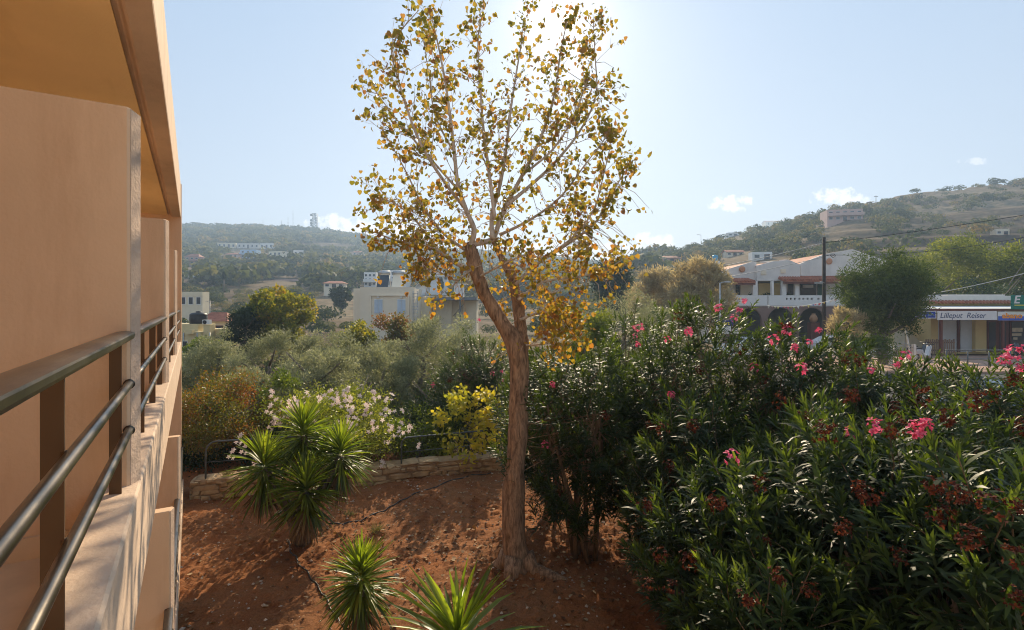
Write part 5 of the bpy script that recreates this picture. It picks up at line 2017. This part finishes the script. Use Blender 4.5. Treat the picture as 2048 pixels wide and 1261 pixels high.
# ground floor with arches
def arch_wall(a, b, arcs, z0, z1, y0, y1):
    """wall with round-headed openings, cut as columns of strips"""
    mb = MB()
    xs = sorted(set([a, b] + [c + r * math.cos(PI * k / 12) for c, r, sp in arcs for k in range(13)]))
    for i in range(len(xs) - 1):
        m_ = (xs[i] + xs[i + 1]) / 2
        low0 = low1 = z0
        for c, r, sp in arcs:
            if abs(m_ - c) < r:
                low0 = sp + math.sqrt(max(r * r - (xs[i] - c) ** 2, 0))
                low1 = sp + math.sqrt(max(r * r - (xs[i + 1] - c) ** 2, 0))
        mb.prism([(xs[i], min(low0, z1 - .02)), (xs[i + 1], min(low1, z1 - .02)), (xs[i + 1], z1), (xs[i], z1)], 'y', y0, y1)
    return mb


arcs = [(X(1562), 26 * s, Zp(642)), (X(1625), 26 * s, Zp(642)), (X(1500), 24 * s, Zp(641)), (X(1690), 26 * s, Zp(642))]
arch_wall(X(1440), X(1790), arcs, GRD - .5, Zp(613.2), .05, .35).build('arcade', mat('brownish_render', (.25, .16, .13), .85, .1, 1), ap)
mb = MB()
mb.box(X(1440), X(1790), 2.17, 2.197, GRD, Zp(613.5))
mb.build('shop_front', mat('dark_shop_front', (.05, .045, .045), .4, .3, 1), ap)
# clay urn before the arcade
t_ = thing('clay_urn', 'rust coloured clay urn on a dark stand before the apartments\' arches', 'urn', (ap.location.x + X(1617), YA - .8, .5))
zu = Zp(645) - .5
mb = MB()
mb.lathe([(.12, zu), (.3, zu + .12), (.36, zu + .35), (.26, zu + .62), (.14, zu + .74), (.18, zu + .82), (.10, zu + .83)], 16)
mb.build('urn', mat('rusty_clay', (.38, .20, .10), .8, .2, 3), t_)
mb = MB()
mb.box(-.4, .4, -.3, .3, 0, zu - .002)
mb.build('stand', M_BROWN, t_)

# plants on the balcony
for (px, py, lab) in ((1511, 588, 'potted plant on the balcony beside the white column'), (1541, 586, 'bushy potted plant on the apartments\' open landing'), (1585, 586, 'low red potted plant on the balcony behind the pierced parapet')):
    root = thing('potted_plant', lab, 'plant', (ap.location.x + X(px), YA + .8, Zp(610.3)), group='potted plants on the balcony')
    mb = MB()
    mb.lathe([(.12, 0), (.2, .35), (.22, .36), (.2, .38)], 12)
    mb.build('pot', M_TILE, root)
    lv = crown(np.random.default_rng(px), np.array([[0, 0, .75], [.15, 0, .9], [-.15, 0, .85]]), np.array([.3, .26, .25]), 260, (.12, .2), (.05, .09), .4)
    lv.build('foliage', LM_DARK, root)

# ------------------------------------------------------------------ power pole and wires
YP = 36.0
pb_ = Vector(((1648 - CX) / F * YP, YP, .5))
ztop = H - (475 - HY) / F * YP
po = thing('utility_pole', 'dark wooden power pole in front of the apartments', 'pole', pb_)
mb = MB()
mb.tube([(0, 0, -.6), (0, 0, 2.5), (0, 0, ztop - .5)], [.14, .125, .10], 12)
mb.build('pole', M_WOODPOLE, po)
mb = MB()
zz = H - (513 - HY) / F * YP - .5
mb.tube([(0, 0, zz), (.35, -.1, zz + .08), (.62, -.15, zz + .05)], .03, 6)
mb.tube([(.35, -.1, zz + .08), (.55, -.15, zz - .12), (.75, -.1, zz + .02), (.62, -.15, zz + .15), (.4, -.1, zz + .14)], .022, 6)
mb.build('cable_bracket', M_BLACK, po)
mb = MB()
zz = H - (567 - HY) / F * YP - .5
mb.tube([(0, -.1, zz), (-.4, -.35, zz + .12), (-.55, -.4, zz + .05)], .02, 6)
mb.box(-.85, -.4, -.55, -.3, zz - .06, zz + .06)
mb.build('floodlight', M_GALV, po)


def wire(a, b, sag, r, label, m_=M_BLACK):
    pts = []
    for k in range(25):
        t = k / 24
        q = a.lerp(b, t)
        q.z -= sag * 4 * t * (1 - t)
        pts.append(q)
    mb = MB()
    mb.tube(pts, r, 5)
    tag(mb.build('overhead_wire', m_), label, 'wire', 'overhead wires at the power pole')


wire(W(1648, 486, YP), W(2110, 420, 31), .12, .022, 'upper wire from the power pole to the right over the pines')
wire(W(1648, 486, YP), W(1425, 536, 44), .1, .026, 'upper wire from the power pole down to the left across the dry hill', M_GALV)
wire(W(1648, 514, YP), W(1420, 560, 44), .1, .022, 'lower wire from the power pole to the left along the apartments', M_GALV)
wire(W(1648, 510, YP), W(2110, 462, 33), .5, .018, 'lower wire from the power pole sagging right across the pines')
wire(W(1866, 587, 40), W(2110, 530, 34), .15, .024, 'pale cable slanting up from the shop roof past the dark hedge', M_GALV)

# street lamp left of the apartments
pl = thing('street_lamp', 'thin grey street pole in front of the brown tamarisk', 'street lamp', ((1440 - CX) / F * 30, 30, .45))
zt_ = H - (566 - HY) / F * 30 - .45
mb = MB()
mb.tube([(0, 0, -.3), (0, 0, zt_)], [.06, .04], 8)
mb.build('pole', M_GALV, pl)
mb = MB()
mb.tube([(0, 0, zt_ - .02), (.25, -.1, zt_ + .05)], .025, 6)
mb.box(.2, .55, -.2, -.03, zt_ + .01, zt_ + .10)
mb.build('lamp_head', M_GALV, pl)

# bunting
bn = thing('bunting', 'string of coloured pennants between the apartments and the power pole', 'bunting', W(1535, 612, 40))
o0 = Vector(bn.location)
a, b = W(1535, 612, 40), W(1675, 598, 34)
pts = [a.lerp(b, k / 20) - Vector((0, 0, .25 * 4 * (k / 20) * (1 - k / 20))) - o0 for k in range(21)]
mb = MB()
mb.tube(pts, .012, 5)
mb.build('string', M_WHITE, bn)
cols = [(.75, .72, .66), (.72, .55, .12), (.65, .12, .14), (.12, .22, .55), (.70, .60, .20), (.68, .40, .40)]
cm = [mat('pennant_%s' % n_, c, .8, .05, 4) for n_, c in zip(('white', 'yellow', 'red', 'blue', 'gold', 'pink'), cols)]
for k in range(20):
    q = pts[k].lerp(pts[k + 1], .5)
    d = (pts[k + 1] - pts[k]) * .42
    mb = MB()
    dz = Vector((.05 * math.sin(k * 2.1), .12 * math.cos(k * 1.7), -.10 - .10 * (k % 3 == 0)))
    n_ = Vector((0, .006, 0))
    A, B_, D_ = q - d, q + d, q + dz
    mb.add([A - n_, B_ - n_, D_ - n_, A + n_, B_ + n_, D_ + n_], [(0, 1, 2), (5, 4, 3), (0, 3, 4, 1), (1, 4, 5, 2), (2, 5, 3, 0)])
    mb.build('pennant', cm[(k * 5 + k // 3) % 6], bn)


# ================================================================== SHOPS
def text(body, parent, loc, size, m_, shear=0.0, name='lettering', sx_=1.0, offset=0.0, align='LEFT'):
    cu = bpy.data.curves.new(name, 'FONT')
    cu.body = body
    cu.size = size
    cu.shear = shear
    cu.extrude = .006
    cu.offset = offset
    cu.align_x = align
    cu.materials.append(m_)
    tmp = link('lettering_curve', cu)
    bpy.context.view_layer.update()
    me = bpy.data.meshes.new_from_object(tmp.evaluated_get(bpy.context.evaluated_depsgraph_get()))
    bpy.data.objects.remove(tmp)
    o = link(name, me, parent, loc)
    o.rotation_euler = (R(90), 0, 0)
    o.scale = (sx_, 1, 1)
    return o


YS = 36.0
s = YS / F
ox, yb = 1930, YS
FL = PAVE_Z
sp = thing('shop_row', 'single storey row of tourist shops with brown posts, white shutters and a tiled roof edge', 'shops', ((1930 - CX) / F * YS, YS, 0))
mb = MB()
mb.box(X(1862, 3), X(2330), 3.0, 9, FL - .5, Zp(604, 3))
mb.box(X(1792, 4.5), X(1862, 3) - .003, 4.5, 9, FL - .5, Zp(622, 4.5))
mb.box(X(1951, 2.6), X(1973, 2.6), 2.6, 2.998, FL, Zp(626, 2.6))
mb.build('wall', M_YELLOW, sp)
mb = MB()
mb.box(X(1845, 2.6), X(2330), 2.6, 9.2, Zp(602.5, 2.6), Zp(592, 2.6))
mb.box(X(1895, 6), X(2010, 6), 6, 8.5, Zp(591.9, 2.6) + .002, Zp(589.5, 6))
mb.build('roof', M_GREYWALL, sp)
mb = MB()
n = int((X(2330) - X(1850, 2.6)) / .26)
for k in range(n):
    xx = X(1850, 2.6) + k * .26
    mb.tube([(xx, 2.2, Zp(606, 2.4)), (xx, 2.62, Zp(602.9, 2.6))], .1, 6)
mb.build('tile_edge', M_TILE, sp)
mb = MB()
mb.prism([(-.5, Zp(617.5)), (2.99, Zp(612)), (2.99, Zp(612) - .08), (-.5, Zp(617.5) - .08)], 'x', X(1850), X(2330))
mb.build('canopy', M_WHITE, sp)
mb = MB()
mb.box(X(1846), X(2330), -.56, -.502, Zp(622), Zp(617.6))
mb.box(X(1846), X(2330), -.50, 2.98, Zp(622), Zp(620.5))
mb.build('fascia', M_BROWN, sp)
for px in (1872, 1994, 2120, 2245):
    mb = MB()
    mb.box(X(px) - .07, X(px) + .07, -.48, -.34, FL, Zp(622.1))
    mb.build('post', M_BROWN, sp)
M_SHUTTER = mat('white_shutter', (.62, .64, .66), .6, .04, 3)
for (a, b) in ((1878, 1915), (1921, 1951)):
    mb = MB()
    a, b = X(a, 2.9), X(b, 2.9)
    mb.box(a, b, 2.9, 2.998, FL, Zp(640, 2.9))
    for q in range(22):
        zq = FL + (Zp(640, 2.9) - FL) * q / 22
        mb.box(a + .02, b - .02, 2.885, 2.8995, zq, zq + .06)
    mb.build('roller_shutter', M_SHUTTER, sp)
mb = MB()
mb.box(X(1915.5, 2.8), X(1920.5, 2.8), 2.8, 2.998, FL, Zp(639, 2.8))
mb.build('frame_post', M_BROWN, sp)
XD = lambda px: X(px, 2.8)
mb = MB()
mb.box(XD(1975), XD(2018), 2.8, 2.9, FL, Zp(641, 2.8))
dr = mb.build('door', M_BROWN, sp)
mb = MB()
mb.box(XD(1978), XD(1991), 2.78, 2.7995, FL + .2, Zp(645, 2.8))
mb.box(XD(1999), XD(2012), 2.78, 2.7995, FL + .2, Zp(645, 2.8))
mb.build('pane', M_GLASS, dr)
mb = MB()
mb.box(XD(2020), XD(2120), 2.8, 2.9, FL + .3, Zp(641, 2.8))
wf = mb.build('display_window', M_BROWN, sp)
mb = MB()
mb.box(XD(2023), XD(2068), 2.78, 2.7995, FL + .4, Zp(644, 2.8))
mb.box(XD(2072), XD(2117), 2.78, 2.7995, FL + .4, Zp(644, 2.8))
mb.build('pane', M_GLASS, wf)
M_PAPER = mat('poster_paper', (.58, .50, .36), .8, .2, 6)
for k, (a, b, c, e) in enumerate(((2022, 2044, 656, 664), (2022, 2042, 667, 672), (2024, 2034, 675, 680))):
    mb = MB()
    mb.box(XD(a) + .06, XD(b), 2.76, 2.7795, Zp(e, 2.8), Zp(c, 2.8))
    mb.build('poster', M_PAPER, wf)
# stairs rising left behind the first bay
mb = MB()
for q in range(9):
    mb.box(X(1806, 3.6), X(1853, 3.6) - q * .17, 3.4 + .002 * q, 4.49, FL + (.17 * q + .002 if q else 0), FL + .17 * (q + 1))
mb.build('stairs', mat('pale_step', (.60, .50, .33), .85, .08, 2), sp)

# signs
M_SIGNW = mat('sign_white', (.70, .68, .66), .5, .03, 2)
M_SIGNB = mat('sign_blue', (.03, .06, .33), .45, .05, 2)
M_INK = mat('sign_ink', (.07, .09, .17), .5, .05, 2)
M_ORANGE = mat('sign_orange', (.85, .30, .03), .5, .05, 2)
M_SGREEN = mat('sign_green', (.0, .16, .11), .45, .05, 2)
M_SYELLOW = mat('sign_yellow', (.75, .62, .05), .5, .05, 2)


def board(name, label, x0, x1, zb, zt_, y, m_, frame=None):
    o = thing(name, label, 'sign', (sp.location.x + X(x0, y), YS + y, zb), group='shop signs')
    mb = MB()
    mb.box(0, X(x1) - X(x0), 0, .06, 0, zt_ - zb)
    mb.build('panel', m_, o, bevel=.008)
    if frame:
        mb = MB()
        w, h = X(x1) - X(x0), zt_ - zb
        for (a, b, c, e) in ((0, w, 0, .05), (0, w, h - .05, h), (0, .05, .0502, h - .0502), (w - .05, w, .0502, h - .0502)):
            mb.box(a, b, -.012, -.001, c, e)
        mb.build('frame', frame, o)
    return o


b1 = board('shop_sign', 'long white shop sign with dark slanted lettering Lilleput Reiser', 1875, 1992, Zp(640), Zp(622.5), -.6, M_SIGNW)
tx = text('Lilleput  Reiser', b1, (.16, -.002, .15), .52, M_INK, .22, sx_=1.0, offset=.002)
b2 = board('shop_sign', 'dark blue shop sign ending in the white word Moto, left of the white sign', 1800, 1871, Zp(637), Zp(622), -.6, M_SIGNB, M_SIGNW)
text('Cars & Moto', b2, (.42, -.002, .13), .26, M_SIGNW)
mb = MB()
mb.tube([(0, 0, 0), (.1, 0, .16), (.22, 0, .2), (.34, 0, .1), (.42, 0, .0)], .03, 6)
mb.tube([(.05, 0, .05), (.2, 0, .06), (.33, 0, .18)], .022, 6)
mb.build('emblem', mat('emblem_grey', (.25, .36, .42), .5, .1, 3), b2, loc=(1.93, -.012, .16))
b3 = board('shop_sign', 'shop sign half white half blue with fat orange letters, right of the white sign', 1996, 2118, Zp(641), Zp(623.5), -.6, M_SIGNW)
mb = MB()
mb.box(.01, X(2118) - X(1996) - .01, -.012, -.002, .01, .30)
mb.build('blue_band', mat('sign_mid_blue', (.05, .12, .48), .45, .05, 2), b3)
text('abano', b3, (.28, -.016, .17), .50, M_ORANGE, 0, offset=.018, sx_=1.15)
b4 = board('shop_sign', 'green roof sign with a big white letter E over a yellow line', 2023, 2110, Zp(619, -.9), Zp(590.5, -.9), -.9, M_SGREEN)
text('E', b4, (.14, -.002, .42), .74, M_SIGNW, .18, offset=.02, sx_=1.1)
mb = MB()
mb.box(.2, X(2110) - X(2023) - .1, -.012, -.002, .25, .31)
mb.build('yellow_line', M_SYELLOW, b4)
# small blue sign with yellow letters by the hedge
o = thing('shop_sign', 'small blue board with yellow letters seen over the hedge below the street pole', 'sign', W(1431, 668, 26.0))
s2 = 26.0 / F
mb = MB()
mb.box(0, 48 * s2, 0, .06, 15 * s2, 27 * s2)
mb.build('panel', mat('sign_navy', (.03, .035, .20), .45, .05, 2), o)
mb = MB()
mb.box(0, 48 * s2, .0, .06, 0, 15 * s2 - .002)
mb.build('lower_panel', M_SIGNW, o)
for q in (.15, 1.05):
    mb = MB()
    mb.tube([(q, .09, -3.0), (q, .09, .65)], .03, 6)
    mb.build('post', M_GALV, o)
text('Smart', o, (.09, -.002, 15 * s2 + .07), .26, M_SYELLOW, 0, offset=.008)

# street railing on the kerb
rl = thing('street_railing', 'low grey metal railing along the pavement in front of the shops', 'railing', ((1893 - CX) / F * 29, 29, FL))
for k in range(7):
    mb = MB()
    mb.tube([(k * 1.2, 0, 0), (k * 1.2, 0, 1.0)], .035, 8)
    mb.build('post', M_STEEL_GREY, rl)
for z in (1.0, .5):
    mb = MB()
    mb.tube([(-.05, 0, z), (7.3, 0, z)], .032, 8)
    mb.build('rail', M_STEEL_GREY, rl)
# wooden picket fence under the white sign
pf = thing('wooden_fence', 'weathered wooden slat fence under the white shop sign', 'fence', (sp.location.x + X(1856), YS + .2, FL))
mb = MB()
for k in range(14):
    mb.box(k * .15, k * .15 + .10, 0, .03, .05, 1.12 + .03 * math.sin(k * 3))
mb.build('slats', mat('weathered_wood', (.24, .16, .11), .85, .2, 4), pf)
mb = MB()
mb.box(-.05, 2.1, .032, .08, .3, .4)
mb.box(-.05, 2.1, .032, .08, .85, .95)
mb.build('rail', M_BROWN, pf)
# arched gate
gt = thing('arched_gate', 'metal gate with an arched spiked top beside the feathery tree\'s trunk', 'gate', ((1783 - CX) / F * 31, 31, .55))
w = 42 / F * 31
mb = MB()
arch = [(x_, 0, 1.05 + .28 * math.sin(PI * x_ / w)) for x_ in np.linspace(0, w, 13)]
mb.tube(arch, .025, 6)
mb.tube([(x_, y_, z_ - .16) for x_, y_, z_ in arch], .02, 6)
mb.tube([(0, 0, .1), (w, 0, .1)], .025, 6)
mb.tube([(0, 0, .6), (w, 0, .6)], .02, 6)
mb.build('frame', M_GALV, gt)
for k in range(9):
    x_ = w * (k + .5) / 9
    zt2 = 1.05 + .28 * math.sin(PI * x_ / w)
    mb = MB()
    mb.tube([(x_, 0, .1), (x_, 0, zt2 + .06), (x_, 0, zt2 + .16)], [.014, .014, .003], 6)
    mb.build('bar', M_GALV, gt)
for x_ in (-.09, w + .09):
    mb = MB()
    mb.box(x_ - .08, x_ + .08, -.08, .08, 0, 1.25)
    mb.build('gate_post', M_GREYWALL, gt)
# white leaning post near the gate
mb = MB()
mb.tube([(0, 0, -.1), (-.12, 0, 1.0), (-.3, .05, 2.2)], .045, 8)
tag(mb.build('leaning_post', M_WHITE, loc=((1822 - CX) / F * 31.5, 31.5, .6)), 'leaning white post right of the arched gate', 'post')


# scooters
def scooter(label, loc, rz, m_):
    o = thing('scooter', label, 'scooter', loc, rz, 'scooters parked by the shops')
    for x_ in (-.62, .62):
        mb = MB()
        ring = [(x_ + .2 * math.cos(a), 0, .25 + .2 * math.sin(a)) for a in np.linspace(0, 2 * PI, 19)]
        mb.tube(ring, .05, 8, cap=False)
        wh = mb.build('wheel', M_TYRE, o)
        mb = MB()
        mb.tube([(x_, -.04, .25), (x_, .04, .25)], .13, 12)
        mb.build('rim', M_GALV, wh)
    mb = MB()
    mb.prism([(-.78, .42), (-.85, .62), (-.75, .74), (-.2, .70), (-.08, .42), (.12, .33), (.34, .36), (.52, .78), (.60, .92), (.68, .90), (.58, .55), (.60, .46), (.42, .24), (.05, .2), (-.25, .24), (-.4, .38)], 'y', -.15, .15)
    mb.build('body', m_, o, bevel=.04)
    mb = MB()
    mb.prism([(-.88, .745), (-.85, .82), (-.45, .84), (-.15, .76), (-.15, .705), (-.2, .705), (-.74, .745)], 'y', -.14, .14)
    mb.build('seat', M_BLACK, o, bevel=.03)
    mb = MB()
    mb.tube([(.52, -.33, 1.02), (.60, 0, .98), (.52, .33, 1.02)], .02, 8)
    mb.tube([(.62, 0, .25), (.60, 0, .98)], .03, 8)
    mb.build('handlebar', M_BLACK, o)
    mb = MB()
    mb.lathe([(.02, 0), (.07, .0), (.08, .04), (.02, .05)], 12)
    mb.xform(Matrix.Translation((.66, 0, .88)) @ Matrix.Rotation(R(90), 4, 'Y'))
    mb.build('headlight', M_WHITE, o)
    return o


M_DKPAINT = mat('dark_paint', (.03, .03, .035), .25, .1, 2, spec=.6, coat=.5)
M_SILVER = mat('silver_paint', (.55, .55, .56), .25, .05, 2, metal=.4, coat=.6)
scooter('silver scooter parked between the gate and the wooden fence', ((1846 - CX) / F * 33, 33, FL), .35, M_SILVER)
scooter('dark scooter parked behind the silver scooter', ((1836 - CX) / F * 35, 35, FL), .2, M_DKPAINT)
scooter('dark scooter standing before the shop display window', ((2042 - CX) / F * 34.6, 34.6, FL), 1.2, M_DKPAINT)


# cars
def car(label, loc, rz, m_, group=None):
    o = thing('parked_car', label, 'car', loc, rz, 'parked cars')
    Lc, Wc = 4.0, 1.68
    prof = [(-2.0, .35), (-2.02, .62), (-1.95, .86), (-1.2, .93), (-1.05, .95), (-.45, 1.36), (-.2, 1.42), (.75, 1.42), (1.2, 1.32), (1.75, .98), (1.97, .92), (2.0, .6), (1.96, .35), (1.5, .25), (-1.5, .25)]
    n = len(prof)
    mb = MB()
    vs, fs = [], []
    for yv, sh_ in ((-1, 0), (-.86, 1), (.86, 1), (1, 0)):
        for (x_, z_) in prof:
            up_ = max(0, (z_ - .9) / .52)
            yy = yv * Wc / 2 * (1 - .16 * up_)
            if sh_ == 0:
                x_ *= .985
                z_ = z_ - .03 * (z_ > .5)
            vs.append((x_, yy, z_))
    for l in range(3):
        fs += [(l * n + i, l * n + (i + 1) % n, (l + 1) * n + (i + 1) % n, (l + 1) * n + i) for i in range(n)]
    fs += [tuple(range(n)), tuple(range(4 * n - 1, 3 * n - 1, -1))]
    mb.add(vs, fs, False)
    mb.build('body', m_, o, bevel=.03)
    for sgn in (-1, 1):
        mb = MB()
        pts = [(-.92, .97), (-.42, 1.31), (.3, 1.33), (.3, .97)]
        pts2 = [(.38, .97), (.38, 1.33), (.78, 1.33), (1.15, 1.24), (1.5, .99)]
        for pp in (pts, pts2):
            k = [(x_, sgn * (Wc / 2 * (1 - .16 * max(0, (z_ - .9) / .52)) * .985 + .012), z_) for x_, z_ in pp]
            k2 = [(x_, y_ - sgn * .03, z_) for x_, y_, z_ in k]
            m = len(k)
            mb.add(k + k2, [tuple(range(m)), tuple(range(2 * m - 1, m - 1, -1))] + [(i, (i + 1) % m, m + (i + 1) % m, m + i) for i in range(m)])
        mb.build('side_window', M_GLASS, o)
        for x_ in (-1.25, 1.22):
            mb = MB()
            mb.tube([(x_, sgn * .62, .31), (x_, sgn * .86, .31)], .31, 18)
            wh = mb.build('wheel', M_TYRE, o)
            mb = MB()
            mb.tube([(x_, sgn * .85, .31), (x_, sgn * .875, .31)], .19, 14)
            mb.build('rim', M_GALV, wh)
        mb = MB()
        mb.box(-2.03, -1.9, sgn * .62 - .16, sgn * .62 + .16, .62, .76)
        mb.build('headlight', M_WHITE, o)
        mb = MB()
        mb.box(-.72, -.55, sgn * .84 - .09, sgn * .84 + .09, .95, 1.06)
        mb.build('mirror', m_, o)
    mb = MB()
    mb.add([(-1.04, -.70, .985), (-1.04, .70, .985), (-.47, .60, 1.375), (-.47, -.60, 1.375), (-1.01, -.70, .96), (-1.01, .70, .96), (-.44, .60, 1.35), (-.44, -.60, 1.35)],
           [(0, 3, 2, 1), (4, 5, 6, 7), (0, 1, 5, 4), (1, 2, 6, 5), (2, 3, 7, 6), (3, 0, 4, 7)])
    mb.build('windscreen', M_GLASS, o)
    return o


car('dark blue car parked on the road behind the hedge with sky shining on its glass', ((2035 - CX) / F * 15, 15, ROAD_Z + .012), .15, mat('dark_blue_paint', (.03, .05, .085), .2, .1, 1, spec=.6, coat=.7))
car('white car parked below the power pole at the left of the feathery tree', ((1682 - CX) / F * 38, 38, .5), PI - .2, mat('white_car_paint', (.70, .71, .72), .25, .03, 1, coat=.6))
car('white car on the road seen over the hedge behind the small blue board', ((1492 - CX) / F * 36, 36, .5), .1, mat('grey_white_paint', (.62, .63, .65), .25, .03, 1, coat=.6))

# ================================================================== HAZE
mb = MB()
mb.box(-800, 800, -45, 690, -9, 140)
hz = bpy.data.materials.new('haze_air')
hz.use_nodes = True
nt = hz.node_tree
nt.nodes.clear()
o_ = nt.nodes.new('ShaderNodeOutputMaterial')
pv = nt.nodes.new('ShaderNodeVolumePrincipled')
pv.inputs['Color'].default_value = (.52, .72, 1.0, 1)
pv.inputs['Density'].default_value = .00085
pv.inputs['Anisotropy'].default_value = .3
nt.links.new(pv.outputs[0], o_.inputs['Volume'])
hz.cycles.homogeneous_volume = True
hzo = mb.build('haze', hz)
tag(hzo, 'pale blue haze lying over the valley and the hills', kind='stuff')
